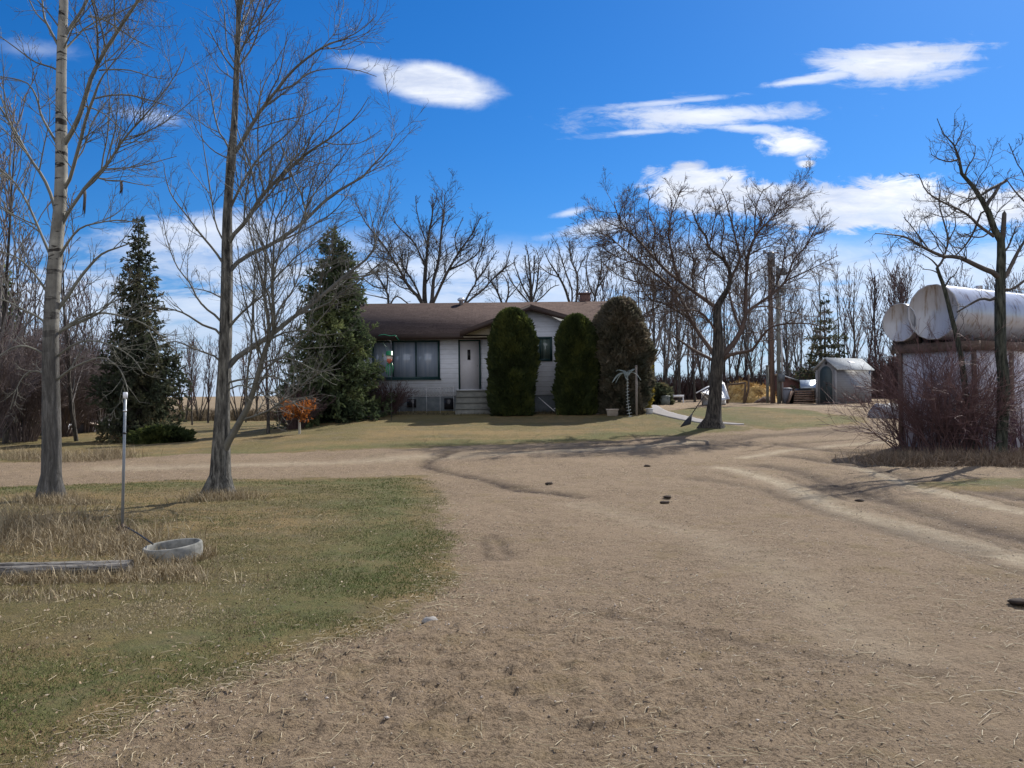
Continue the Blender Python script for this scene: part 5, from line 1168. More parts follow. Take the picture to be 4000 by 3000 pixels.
palm(2526, 37.8, P(2526, 1500, 37.8)[2], 'second smaller metal palm half hidden behind the yellowing cedar', fr=[(.28, -.05, -.22, .7), (-.25, .1, -.15, .7), (.1, .3, .15, .5)])
def post_(name, sx, D, top, r, mat, label, cat='post'):
    g = np.array(at(sx, D)); root = empty(name, g, label, cat); tz = P(sx, top, D)[2]
    MB().tube([(g[0], g[1], g[2]-.15), (g[0], g[1], tz)], r, 10).build('shaft', mat, root); MB().tube([(g[0], g[1], tz), (g[0], g[1], tz+.03), (g[0], g[1], tz+.05)], [r*1.25, r*1.3, r*.5], 10).build('cap', mat, root)
post_('garden_post', 2486, 34.4, 1432, .045, paint('grey_wood', (.23, .20, .17)), 'grey upright post beside the metal palm')
# white rail with two dark posts, grey bin
def rail():
    D = 48; root = empty('yard_rail', at(2630, D), 'low white rail with two short dark posts beyond the end of the path', 'rail'); m = MB()
    a = P(2592, 1550, D); b_ = P(2672, 1544, D); MB().mm((a[0], D, a[2]-.03), (b_[0], D+.1, b_[2]+.02)).build('board', m_white, root)
    for sx in (2609, 2624): x = X(sx, D); MB().tube([(x, D-.1, float(terr(x, D))-.1), (x, D-.1, P(sx, 1538, D)[2])], .07, 8).build('post', m_blk, root)
    for sx in (2594, 2670): x = X(sx, D); MB().mm((x-.03, D+.101, float(terr(x, D))-.1), (x+.03, D+.15, a[2])).build('support', m_white, root)
rail()
def bin_(sx, D, w_, h_, mat, label, lidm=None):
    g = np.array(at(sx, D)); root = empty('storage_bin', g, label, 'bin'); a = w_/2
    MB().tube([(g[0], g[1], g[2]), (g[0], g[1], g[2]+h_*.5), (g[0], g[1], g[2]+h_)], [a*.85, a*.95, a], 14).build('tub', mat, root, smooth=False)
    MB().tube([(g[0], g[1], g[2]+h_), (g[0], g[1], g[2]+h_+.04), (g[0], g[1], g[2]+h_+.08)], [a*1.06, a*1.04, a*.5], 14).build('lid', lidm or mat, root)
bin_(2597, 43.5, .52, .42, paint('grey_green_bin', (.13, .15, .14)), 'squat grey-green tub on the grass at the far end of the path')
bin_(3074, 44.6, .5, .72, paint('slate_bin', (.15, .155, .18)), 'slate grey bin between the utility poles and the stacked pallets')
# rake leaning against the maple
def rake():
    D = 28.9; g = onground(X(2672, D), D, .01); top = P(2774, 1512, 29.45); nk = P(2706, 1612, 29.05)
    root = empty('leaf_rake', g, 'black fan-headed leaf rake leaning against the trunk of the lawn maple', 'rake')
    MB().tube([nk, (nk+top)/2, top], .016, 7).build('handle', paint('dark_wood', (.045, .035, .03)), root)
    L_ = P(2658, 1668, 28.85); R_ = P(2697, 1657, 28.7); L_[2] = max(L_[2], float(terr(L_[0], L_[1]))+.02); R_[2] = max(R_[2], float(terr(R_[0], R_[1]))+.02)
    mb = MB(); n = 18
    for i in range(n):
        e = L_+(R_-L_)*i/(n-1); q = [nk, nk+(e-nk)*.6+[0, -.01, .02], e]; mb.tube(q, [.007, .010, .012], 4)
    mid = lambda t: np.array([nk+(L_+(R_-L_)*s-nk)*t for s in np.linspace(0, 1, 6)])
    mb.tube(mid(.35), .012, 4); mb.tube(mid(.7), .012, 4); mb.tube(mid(.97), .010, 4)
    mb.slab([nk, L_*.93+nk*.07, R_*.93+nk*.07], .008); mb.build('fan_head', m_blk, root)
rake()
# ------------------------------------------------------------------ far yard
def calf_shelter():
    D = 41; root = empty('tin_shelter', at(2780, D), 'tilted white corrugated tin shelter behind the maple trunk', 'shelter')
    m_c, nt, b = new_mat('corrugated_tin'); s = nt.nodes.new('ShaderNodeSeparateXYZ'); nt.links.new(coords(nt), s.inputs[0]); wv = math_n(nt, 'SINE', math_n(nt, 'MULTIPLY', s.outputs[0], 70)); r = ramp(nt, [(0, (.52, .56, .62)), (1, (.78, .80, .84))]); nt.links.new(math_n(nt, 'ADD', math_n(nt, 'MULTIPLY', wv, .5), .5), r.inputs[0]); nt.links.new(r.outputs[0], b.inputs['Base Color']); b.inputs['Roughness'].default_value = .4; bump(nt, b, wv, .5, .02)
    a = P(2720, 1535, D-.2); c = P(2800, 1492, D+.5); d = P(2848, 1560, D); e = P(2762, 1567, D-.9); d[2] = max(d[2], terr(d[0], d[1])+.02)
    MB().slab([P(2742, 1531, D), P(2822, 1492, D+1.1), P(2846, 1557, D+.1), P(2818, 1563, D-.4), P(2790, 1553, D-.5), P(2765, 1540, D-.6)], .03).build('tin_sheet', m_c, root)
    MB().tube([a, (a+c)/2, P(2822, 1490, D+1.1)], .03, 6).build('top_pole', m_white, root)
    MB().tube([P(2738, 1533, D-.1), P(2778, 1572, D-.7)], .03, 6).build('side_pole', m_soffit, root)
    MB().tube([P(2826, 1495, D+1), P(2848, 1558, D)], .03, 6).build('side_pole', m_white, root)
    b1 = P(2850, 1560, D+1.8)
    MB().slab([P(2822, 1492, D+1.15), P(2740, 1531, D+.05), (X(2740, D+2), D+2, terr(X(2740, D+2), D+2)), (X(2835, D+2.3), D+2.3, terr(X(2835, D+2.3), D+2.3))], .03).build('back_sheet', m_c, root)
calf_shelter()
def pile(name, label, sx, D, W_, H, mat, seed, cat, dy=1.0, strands=0, smat=None):
    g = np.array(at(sx, D)); root = empty(name, g, label, cat); n1, n2 = 40, 60
    r = np.linspace(0, 1, n1); a = np.linspace(0, 2*math.pi, n2, endpoint=False); Rr, A = np.meshgrid(r, a, indexing='ij')
    x = np.cos(A)*Rr*W_; y = np.sin(A)*Rr*W_*dy
    z = H*np.clip(1-Rr**2.2, 0, 1)**.6*(1+.55*fbm(x+seed, y, .9, 3, seed))+fbm(x+seed*2, y, 3.5, 4, seed+5)*.22*H*(Rr < .97)-.05
    V = np.stack([x, y, z], -1).reshape(-1, 3)+g; ix = np.arange(n1*n2).reshape(n1, n2); b_ = np.roll(ix, -1, 1)
    F = np.stack([ix[:-1], b_[:-1], b_[1:], ix[1:]], -1).reshape(-1, 4); mk('heap', V, F, mat, root, smooth=True)
    if strands:
        rs = np.random.RandomState(seed); k = rs.randint(0, len(V), strands); d = rs.randn(strands, 3); d[:, 2] = np.abs(d[:, 2])*.5
        v, f = sprays(rs, V[k], d, rs.uniform(.1, .3, strands), np.full(strands, .03), False); mk('loose_straw', v, f, smat, root, attrs={'v': np.repeat(rs.rand(strands), 4)})
m_straw = nmat('golden_straw', [(.32, (.16, .09, .035)), (.5, (.52, .34, .12)), (.7, (.72, .51, .22))], 2.2, .9, 1.0, .08)
pile('straw_pile', 'golden straw heap with a hollowed top beyond the maple trunk', 2922, 50, 1.35, 1.15, m_straw, 3, 'straw', 2.4, 5000, m_straw)
pile('dirt_mound', 'low brown heap at the foot of the utility poles', 2985, 46.5, .55, .32, nmat('brown_dirt', [(.3, (.06, .035, .025)), (.7, (.13, .08, .055))], 4, .95, .6, .03), 4, 'dirt', 1.0)
pile('covered_heap', 'grey-white tarp-covered heap between the shed and the tank stand', 3465, 33, .7, .62, nmat('grey_tarp', [(.3, (.14, .14, .155)), (.7, (.32, .32, .34))], 3, .6, .5, .03), 8, 'heap', 1.0)
def log_fence():
    D = 46.5; root = empty('log_fence', at(2920, D), 'short weathered fence of one rail and crooked posts before the straw pile', 'fence')
    mw = paint('weathered_log', (.12, .085, .06), .9, .25)
    for sx, tp in ((2911, 1492), (2924, 1463)):
        x = X(sx, D); MB().tube([(X(2906, D), D, float(terr(x, D))-.1), (x, D, P(sx, 1520, D)[2]), (X(sx+2, D), D, P(sx, tp, D)[2])], [.07, .06, .045], 8).build('post', mw, root)
    MB().tube([P(2842, 1502, D), P(2875, 1500, D), P(2914, 1495, D)], [.05, .055, .05], 8).build('rail', mw, root)
    x = X(2842, D); MB().tube([(x, D, float(terr(x, D))-.1), P(2842, 1498, D)], .05, 8).build('post', mw, root)
log_fence()
def pole(sx, sxt, D, top, r, mat, label, extras):
    g = np.array(at(sx, D)); tpt = P(sxt, top, D); root = empty('utility_pole', g, label, 'utility pole', 'utility poles behind the yard')
    MB().tube([(g[0], g[1], g[2]-.3), (g[0]*.5+tpt[0]*.5, D, (g[2]+tpt[2])/2), tuple(tpt)], [r, r*.9, r*.75], 12).build('pole_shaft', mat, root, smooth=True)
    extras(root, g, tpt, D)
m_pole1 = nmat('brown_pole_wood', [(.3, (.08, .055, .045)), (.7, (.19, .13, .105))], 3, .9, .5, .01, (6, 6, .6)); m_pole2 = nmat('grey_pole_wood', [(.3, (.09, .095, .085)), (.7, (.19, .195, .175))], 3, .9, .5, .01, (6, 6, .6))
m_tr = paint('transformer_grey', (.10, .115, .13), .5)
def ex1(root, g, t, D):
    MB().tube([(t[0]+.02, D-.2, t[2]-.75), (t[0]+.02, D-.2, t[2]-.72), (t[0]+.02, D-.2, t[2]-.1), (t[0]+.02, D-.2, t[2]-.02)], [.1, .19, .19, .1], 12).build('transformer', m_tr, root, smooth=False)
    MB().tube([(t[0]-.35, D-.08, t[2]-.05), (t[0]+.45, D-.08, t[2]-.05)], .04, 6).build('crossarm', m_pole1, root)
    for dx in (-.3, .4): MB().tube([(t[0]+dx, D-.08, t[2]-.02), (t[0]+dx, D-.08, t[2]+.05), (t[0]+dx, D-.08, t[2]+.12)], [.03, .05, .02], 8).build('insulator', m_tr, root)
def ex2(root, g, t, D):
    for dz in (-.1, -.95): MB().box((t[0]+.12, D-.15, t[2]+dz-.2), (.42, .3, .34)).build('meter_box', m_tr, root)
    MB().tube([(g[0]+.16, D-.05, g[2]), (g[0]+.14, D-.05, t[2]-1.4)], .045, 8).build('conduit', m_galv, root)
    MB().box((g[0]+.08, D-.17, g[2]+1.3), (.3, .14, .4)).build('breaker_box', m_tr, root)
pole(3019, 3006, 45, 985, .13, m_pole1, 'taller brown utility pole with a transformer, left of the pair', ex1)
pole(3043, 3037, 44.6, 1040, .105, m_pole2, 'greyish utility pole carrying boxes and a pale conduit, right of the pair', ex2)
post_('short_post', 2998, 45.6, 1430, .07, m_pole2, 'short grey post just left of the brown utility pole')
# low red-brown lean-to roof behind the pallets
def leanto():
    D = 52; m_rr = paint('red_brown_boards', (.10, .045, .038), .8, .2, 3, .3, (5, 5, .8)); root = empty('lean_to_shed', at(3090, D), 'low red-brown lean-to with a sloping roof edge behind the pallets', 'shed')
    a = P(3040, 1462, D); b_ = P(3125, 1492, D); g = float(terr(a[0], D))-.1
    MB().slab([(a[0]+.05, D, g), (b_[0]-.05, D, g), (b_[0]-.05, D, b_[2]-.03), (a[0]+.05, D, a[2]-.03)], 3, (0, 1, 0)).build('wall', m_rr, root)
    MB().slab([(a[0]-.1, D-.15, a[2]), (b_[0]+.1, D-.15, b_[2]-.03), (b_[0]+.1, D+3.1, b_[2]-.03), (a[0]-.1, D+3.1, a[2])], .07, (0, 0, 1)).build('roof', m_galv, root)
leanto()
def pallets():
    D = 43.6; root = empty('pallet_stack', at(3140, D), 'waist-high crate of weathered pallet boards left of the grey shed', 'pallet crate'); mw = nmat('pallet_wood', [(.3, (.14, .09, .065)), (.7, (.30, .21, .16))], 4, .9, .3, .01, (1, 5, 5))
    x0, x1 = X(3098, D), X(3181, D); zt_ = P(3140, 1523, D)[2]; zb = float(terr(x0, D))
    n = 6; h = (zt_-zb)/n
    for i in range(n):
        rs = np.random.RandomState(i); t = i/n
        MB().mm((x0+.10*t+rs.rand()*.03, D, zb+h*i+.02), (x1, D+.03, zb+h*(i+1)-.035)).build('board', mw, root)
        MB().mm((x0+.12*t, D+.9, zb+h*i+.02), (x1, D+.93, zb+h*(i+1)-.035)).build('back_board', mw, root)
    for x in (x0+.12, (x0+x1)/2, x1-.1): MB().mm((x, D+.031, zb-.05), (x+.08, D+.899, zt_-.03)).build('stringer', paint('dark_stringer', (.05, .035, .03)), root)
    MB().slab([(x0-.28, D-.1, zb), (x0-.12, D+.8, zb), (x0+.10, D+.8, zt_-.05), (x0+.0, D-.02, zt_-.05)], .03).build('leaning_board', mw, root)
pallets()
def coldframe():
    D = 44.9; root = empty('tin_box', at(3160, D), 'pale sloped tin box showing above the pallet boards beside the shed', 'box')
    x0, x1 = X(3125, D), X(3186, D); z0 = P(3150, 1518, D)[2]; z1 = P(3150, 1487, D)[2]; gz_ = float(terr(x0, D))
    MB().mm((x0, D, gz_-.05), (x1+.2, D+.9, z0)).build('base', m_blk, root)
    MB().slab([(x0+.02, D-.02, z0+.002), (x1+.2, D-.02, z0+.002), (x1+.2, D+.5, z1), (x0+.16, D+.5, z1)], .04, (0, 0, 1)).build('lid', paint('bluish_tin', (.36, .42, .47), .3, metal=.3), root)
coldframe()
# ------------------------------------------------------------------ grey garden shed
def shed():
    D = 43.4; c = onground(X(3270, D), D, -.03); z0 = c[2]
    root = empty('garden_shed', c, 'small grey plastic garden shed with a pale gable roof and arched dark green door', 'shed')
    m_s = siding_mat('grey_plastic_siding', (.165, .168, .18), .11, .55); m_t = paint('pale_grey_trim', (.22, .22, .23)); m_r = shingle_mat('light_grey_roof_panel', (.30, .32, .33), (.38, .40, .41)); m_d = paint('dark_green_door', (.035, .055, .065), .5, .1, 8)
    # corner nearest the camera, front wall (door) runs to the left-back, side wall to the right-back
    A = onground(X(3268, 42.3), 42.3)[:2]
    yw = rad(40); ex = np.array([math.cos(yw), math.sin(yw)]); ey = np.array([-ex[1], ex[0]])   # ex along the side, ey along the gable front
    Ls = abs((X(3409, 44.2)-A[0]))/math.cos(yw)*1.0; Wf = abs(A[0]-X(3181, 43.4))/math.sin(yw)*1.0
    zw = P(3268, 1441, 42.3)[2]; zp = P(3219, 1402, 43.2)[2]
    def pt(s, f, z): q = A+ex*s+ey*f; return (q[0], q[1], z)
    MB().slab([pt(0, 0, z0), pt(Ls, 0, z0), pt(Ls, 0, zw), pt(0, 0, zw)], .05, (*ey, 0)).build('side_wall', m_s, root)
    MB().slab([pt(0, Wf, z0), pt(Ls, Wf, z0), pt(Ls, Wf, zw), pt(0, Wf, zw)], .05, (*(-ey), 0)).build('side_wall', m_s, root)
    for s0, nm in ((.001, 'front_wall'), (Ls-.051, 'back_wall')):
        MB().slab([pt(s0, .052, z0), pt(s0, Wf-.052, z0), pt(s0, Wf-.052, zw), pt(s0, Wf/2, zp-.02), pt(s0, .052, zw)], .05, (*ex, 0)).build(nm, m_s if nm == 'back_wall' else m_t, root)
    r1 = [pt(-.12, -.12, zw-.06), pt(Ls+.12, -.12, zw-.06), pt(Ls+.12, Wf/2, zp), pt(-.12, Wf/2, zp)]
    r2 = [pt(-.12, Wf+.12, zw-.06), pt(Ls+.12, Wf+.12, zw-.06), pt(Ls+.12, Wf/2+.001, zp), pt(-.12, Wf/2+.001, zp)]
    rf = MB().slab(r1, .05, (0, 0, 1)).slab(r2, .05, (0, 0, 1)).build('roof', m_r, root)
    # skylight panel on the near slope
    def rp(s, f): t = f/(Wf/2); return pt(s, f, zw+(zp-zw)*t+.075)
    MB().slab([rp(Ls*.5, Wf*.24), rp(Ls*.68, Wf*.24), rp(Ls*.62, Wf*.30), rp(Ls*.5, Wf*.33)], .012, (0, 0, 1)).build('skylight', m_white, rf)
    # arched door
    w0_, w1_ = Wf*.20, Wf*.80; zd = zw+.12; pts = [pt(-.03, w0_, z0+.03), pt(-.03, w1_, z0+.03), pt(-.03, w1_, zd-.35)]
    for a in np.linspace(0, math.pi, 11)[1:-1]: pts.append(pt(-.03, (w0_+w1_)/2+(w1_-w0_)/2*math.cos(a), zd-.35+.38*math.sin(a)))
    pts.append(pt(-.03, w0_, zd-.35))
    dr = MB().slab(pts, .028, (*ex, 0)).build('door', m_d, root)
    MB().mm((0, 0, 0), (.1, .04, .14)).build if 0 else None
    h = pt(-.06, (w0_+w1_)/2-.05, z0+.98); MB().box(h, (.05, .05, .14)).build('handle', m_blk, dr)
    MB().box(pt(-.034, (w0_+w1_)/2, (z0+zd)/2-.1), (.012, .012, zd-z0-.5)).build('door_seam', m_blk, dr)
    for f in (.0, Wf): MB().box(pt(-.012, f+(.04 if f == 0 else -.04), (z0+zw)/2), (.10, .10, zw-z0-.08)).build('corner_trim', m_t, root)
    MB().box(pt(-.02, Wf/2, zp-.22), (.06, .14, .12)).build('gable_vent', m_blk, root)
shed()
# ------------------------------------------------------------------ tank stand and tanks
AZ = rad(35); AXU = np.array([math.cos(AZ), math.sin(AZ), 0]); AXV = np.array([-math.sin(AZ), math.cos(AZ), 0])
SA = np.array([X(3506, 23.7), 23.7, 0]); SWD = 2.15; SB = SA-AXV*SWD; SL = 6.2
def stand():
    root = empty('tank_stand', (float(SB[0]), float(SB[1]), 0), 'whitewashed shed-like stand with a brown timber header carrying the tanks', 'stand')
    m_w = nmat('whitewashed_boards', [(.3, (.42, .41, .46)), (.7, (.66, .65, .72))], 2, .8, .3, .01, (3, 3, .7)); m_b = nmat('old_red_brown_timber', [(.3, (.075, .055, .045)), (.7, (.17, .125, .10))], 4, .9, .4, .01, (2, 2, 4))
    zt_ = P(3506, 1374, 23.7)[2]; zh = P(3506, 1347, 23.7)[2]
    q = lambda u, v, z: tuple(SB+AXU*u+AXV*v+np.array([0, 0, z]))
    def blk(name, u0, u1, v0, v1, z0, z1, m): return MB().slab([q(u0, v0, z0), q(u1, v0, z0), q(u1, v1, z0), q(u0, v1, z0)], z1-z0, (0, 0, 1)).build(name, m, root)
    blk('end_wall', .04, .10, .05, SWD-.05, -.1, zt_, m_w); blk('front_wall', .101, SL-.101, .05, .11, -.1, zt_, m_w)
    blk('back_wall', .101, SL-.101, SWD-.11, SWD-.05, -.1, zt_, m_w); blk('end_wall', SL-.1, SL-.04, .05, SWD-.05, -.1, zt_, m_w)
    blk('header_beam', -.07, .02, -.05, SWD+.12, zt_-.05, zh, m_b); blk('header_beam', .021, SL+.05, -.05, .035, zt_-.05, zh, m_b)
    blk('deck', .03, SL+.05, .04, SWD, zt_+.002, zh-.03, m_b)
    for v in (.06, 2.02): blk('stud', -.045, .038, v, v+.09, -.1, zt_-.052, m_b)
    for u in (1.6, 3.6, 5.6): blk('stud', u, u+.09, -.03, .048, -.1, zt_-.052, m_b)
    return zh-.03
ztop = stand()
m_tank = nmat('rust_streaked_white_tank', [(.33, (.16, .09, .05)), (.40, (.32, .29, .27)), (.48, (.42, .42, .44)), (.8, (.50, .50, .54))], 1.6, .24, .05, .01, (3, 3, .6), spec=.8, detail=8)
def tank(label, v, r, L, az=AZ, k=16):
    c = SB+AXV*v-AXU*.18; c[2] = ztop+.1+r; ax = np.array([math.cos(az), math.sin(az), 0]); root = empty('storage_tank', (c[0], c[1], ztop), label, 'tank', 'white tanks lying on the stand')
    side = np.array([-ax[1], ax[0], 0]); a = np.arange(k)*2*math.pi/k+math.pi/k
    def ring(s, rr): return np.array([c+ax*s+side*rr*math.cos(q)*.96+np.array([0, 0, rr*math.sin(q)]) for q in a])
    st = [(0, r), (L, r)]; V = np.vstack([ring(s, rr) for s, rr in st]); F = [(i, (i+1) % k, (i+1) % k+k, i+k) for i in range(k)]
    o = MB().add(V, F).build('barrel', m_tank, root, smooth=True)
    for s, sg in ((0, -1), (L, 1)):
        MB().add(np.vstack([ring(s+sg*.0, r*1.012), ring(s+sg*.05, r*1.012), ring(s+sg*.05, r*.97), ring(s+sg*.02, r*.95)]), [(i+k*j, (i+1) % k+k*j, (i+1) % k+k*(j+1), i+k*(j+1)) for j in range(3) for i in range(k)]+[tuple(range(3*k, 4*k))]).build('end_cap', m_tank, root)
    for j in (1, 2) if L > 2 else (1,):
        s = L*j/3; MB().add(np.vstack([ring(s-.03, r*1.003), ring(s-.03, r*1.012), ring(s+.03, r*1.012), ring(s+.03, r*1.003)]), [(i+k*j_, (i+1) % k+k*j_, (i+1) % k+k*(j_+1), i+k*(j_+1)) for j_ in range(3) for i in range(k)]).build('weld_band', m_tank, root)
    for s in (L*.15, L*.8):
        q = c+ax*s; m = Matrix.Rotation(az, 3, 'Z'); MB().box((q[0], q[1], ztop+.10), (.14, r*1.5, .2), m).build('saddle', paint('tank_saddle', (.05, .04, .035)), root)
    # filler neck on top
    q = c+ax*L*.4; MB().tube([(q[0], q[1], c[2]+r-.03), (q[0], q[1], c[2]+r+.1)], .09, 10).build('filler_cap', m_tank, root)
tank('smaller rust-streaked white tank at the left end of the stand', 1.93, .50, 2.0)
tank('big long white tank with a sunlit top lying across the stand', 1.02, .70, 5.6)
# low farm building far left
def farmb():
    D = 40; root = empty('low_building', at(340, D), 'low grey-walled building with a collapsing tan roof between the brush and the left spruce', 'building'); mw = paint('slate_wall', (.13, .125, .15)); mr_ = paint('tan_metal_roof', (.42, .32, .25), .6, .15, 3)
    a = P(278, 1642, D); b_ = P(382, 1665, D+1.5); g = -.1
    MB().slab([(a[0], D, g), (b_[0], D+1.5, g), (b_[0], D+1.5, b_[2]), (a[0], D, a[2])], 2.5, (.15, 1, 0)).build('wall', mw, root)
    MB().mm((b_[0]-.14, D+1.2, g), (b_[0]-.02, D+1.32, b_[2]-.02)).build('corner_post', m_white, root)
    MB().slab([(a[0]-.1, D-.2, a[2]+.02), (X(385, D+1.3), D+1.3, b_[2]+.02), (X(412, D+4), D+4, P(412, 1645, D+4)[2]), (X(310, D+3.5), D+3.5, P(310, 1630, D+3.5)[2])], .08, (0, 0, 1)).build('roof', mr_, root)
farmb()
def drum():
    g = np.array(at(252, 38.5)); root = empty('white_barrel', g, 'white barrel on its side left of the low grey building', 'barrel')
    MB().tube([(g[0]-.3, g[1], g[2]+.25), (g[0]-.28, g[1], g[2]+.25), (g[0]+.2, g[1]+.3, g[2]+.25), (g[0]+.22, g[1]+.3, g[2]+.25)], [.05, .25, .25, .05], 14).build('shell', m_white, root)
    MB().tube([(g[0]-.02, g[1]+.17, g[2]+.25), (g[0]+.02, g[1]+.2, g[2]+.25)], .26, 14).build('hoop', m_galv, root)
drum()
# ------------------------------------------------------------------ foreground pieces
def gz1(x, y): return float(ground_z(x, y)[0])
def ring():
    c = G(667, 2172); x, y = c[0], c[1]+.05; z = gz1(x, y)
    root = empty('concrete_ring', (x, y, z), 'round cement planter ring in the dry grass below the pipe', 'planter ring')
    n = 40; a = np.linspace(0, 2*math.pi, n, endpoint=False); r = .285; t = .035; h = .14
    prof = [(r, -.05), (r+.005, h*.6), (r, h-.012), (r-.008, h), (r-t+.008, h), (r-t, h-.012), (r-t, .04)]
    V = []; 
    for (rr, zz) in prof: V.append(np.c_[x+np.cos(a)*rr*(1+.01*np.sin(a*3)), y+np.sin(a)*rr, z+zz+.02*np.cos(a)+.012*np.sin(a)*1])
    k = len(prof); ix = np.arange(k*n).reshape(k, n); b_ = np.roll(ix, -1, 1); F = np.stack([ix[:-1], b_[:-1], b_[1:], ix[1:]], -1).reshape(-1, 4)
    mk('rim', np.vstack(V), F, nmat('old_cement', [(.35, (.13, .13, .115)), (.55, (.25, .245, .22)), (.8, (.34, .33, .30))], 9, .9, .6, .006), root, smooth=True)
    rr = np.linspace(0, r-t-.001, 8); A, Rr = np.meshgrid(a, rr); X_ = x+np.cos(A)*Rr; Y_ = y+np.sin(A)*Rr; Z_ = z+.06+fbm(X_, Y_, 20, 3, 3)*.02
    ix = np.arange(8*n).reshape(8, n); b_ = np.roll(ix, -1, 1); F = np.stack([ix[:-1], b_[:-1], b_[1:], ix[1:]], -1).reshape(-1, 4)
    mk('soil', np.stack([X_, Y_, Z_], -1).reshape(-1, 3), F, nmat('ring_soil', [(.3, (.04, .035, .028)), (.7, (.10, .085, .065))], 30, .95, .6, .01), root, smooth=True)
    return x, y, z
rx, ry, rz = ring()
def pipe():
    b_ = G(477, 2085); x, y = b_[0], b_[1]; z = gz1(x, y); t = P(490, 1532, y); root = empty('standpipe', (x, y, z), 'thin grey steel pipe with a pale cap standing in the weeds at left', 'pipe')
    m_p = paint('dull_steel', (.22, .24, .26), .4, .15, metal=.3)
    q = lambda f: (x+(t[0]-x)*f, y, z+(t[2]-z)*f)
    MB().tube([q(-.05), q(.5), q(.995)], [.0175, .0165, .016], 12).build('shaft', m_p, root, smooth=True)
    MB().tube([q(.955), q(.956), q(.998), q(1.0)], [.016, .026, .026, .018], 12).build('cap', m_white, root)
    for f in (.86, .70): MB().tube([q(f), q(f+.001), q(f+.013), q(f+.014)], [.016, .0215, .0215, .016], 12).build('collar', m_galv if f > .8 else m_blk, root)
    MB().tube([(x, y, z-.02), (x, y, z+.02), (x, y, z+.07), (x, y, z+.10)], [.085, .075, .04, .02], 10).build('foot', paint('rusty_iron', (.06, .04, .032), .8, .3), root)
    e = (rx-.16, ry-.1, rz+.16); s = (x+.03, y, z+.07)
    q_, _ = resample(np.array([s, ((s[0]+e[0])/2, (s[1]+e[1])/2, (s[2]+e[2])/2+.01), e]), np.zeros(3), 10)
    tag(MB().tube(q_, .009, 7).build('iron_rod', m_blk, None, loc=q_[0]), 'thin dark rod sloping from the pipe foot onto the rim of the cement ring', 'rod')
pipe()
def timber():
    R_ = G(510, 2230); L_ = G(-500, 2262)
    mw = nmat('weathered_grey_wood', [(.36, (.05, .045, .04)), (.5, (.18, .165, .145)), (.68, (.33, .31, .28))], 3.2, .9, .8, .012, (1.2, 22, 22))
    z0 = gz1(R_[0], R_[1]); root = empty('old_timber', (R_[0], R_[1], z0), 'long grey split timber half sunk in dry weeds, running in from the left edge', 'timber')
    rs = np.random.RandomState(5)
    for (off, r_, zz, nm) in ((0.0, .048, .045, 'front_beam'), (.095, .042, .07, 'rear_beam')):
        n = 30; t = np.linspace(0, 1, n); x = R_[0]+(L_[0]-R_[0])*t-(off*.3); y = R_[1]+(L_[1]-R_[1])*t+off
        z = np.array([gz1(a, c) for a, c in zip(x, y)]); z = np.interp(t, [0, 1], [z[0], z[-1]])+zz
        k = 9; a = np.linspace(0, 2*math.pi, k, endpoint=False); V = []
        for i in range(n): rr = r_*(1+.12*rs.randn(k)*.5+.08*np.sin(a*2+t[i]*9)); V.append(np.c_[np.full(k, x[i])+0*a, y[i]+np.cos(a)*rr*1.1, z[i]+np.sin(a)*rr])
        ix = np.arange(n*k).reshape(n, k); b_ = np.roll(ix, -1, 1); F4 = np.stack([ix[:-1], b_[:-1], b_[1:], ix[1:]], -1).reshape(-1, 4)
        mk(nm, np.vstack(V), [F4, np.array([list(range(k))])], mw, root)
timber()
def lump(name, label, cat, x, y, s, seed, mat, flat=.5, group=None):
    n1, n2 = 9, 14; th = np.linspace(0, math.pi, n1); ph = np.linspace(0, 2*math.pi, n2, endpoint=False); T, A = np.meshgrid(th, ph, indexing='ij')
    d = np.stack([np.sin(T)*np.cos(A), np.sin(T)*np.sin(A), np.cos(T)], -1).reshape(-1, 3)
    r = s*(1+.5*fbm(d[:, 0]*1.3+seed*7.1, d[:, 1]*1.3+d[:, 2]*1.7+seed, 1.6, 3, seed)); z = gz1(x, y)
    V = d*r[:, None]*[1.25, 1, flat]+[x, y, z+s*flat*.75]
    ix = np.arange(n1*n2).reshape(n1, n2); b_ = np.roll(ix, -1, 1); F = np.stack([ix[:-1], b_[:-1], b_[1:], ix[1:]], -1).reshape(-1, 4)
    o = mk(name, V, F, mat, None, loc=(x, y, z)); tag(o, label, cat, group); return o
m_stone = nmat('pale_stone', [(.3, (.24, .22, .20)), (.7, (.40, .38, .35))], 30, .9, .4, .004); m_dung = nmat('dark_clod', [(.3, (.022, .016, .012)), (.7, (.06, .042, .032))], 25, .95, .6, .01)
def g2(x, y): q = G(x*VW, y*VW); return q[0], q[1]
lump('field_stone', 'fist-sized pale stone on the dirt close to the lawn edge in the lower middle', 'stone', *g2(928, 1345), .045, 3, m_stone, .6)
GC = 'dark clods scattered on the dirt'
for i, (px, py, s, lab) in enumerate([(1436, 1088, .06, 'largest dark clod, in the middle of the dirt yard straight below the maple'), (1442, 1078, .05, 'small clod touching the back of the largest one below the maple'), (1858, 1080, .055, 'dark clod on the pale wheel track at right'),
   (1398, 1008, .06, 'dark clod farther up the yard toward the maple'), (2205, 1305, .07, 'dark clod cut by the right edge of the picture'),
   (1185, 1050, .06, 'clod in the dark tread marks left of centre')]):
    x, y = g2(px, py); lump('dirt_clod', lab, 'clod', x, y, s, 10+i, m_dung, .4, GC)
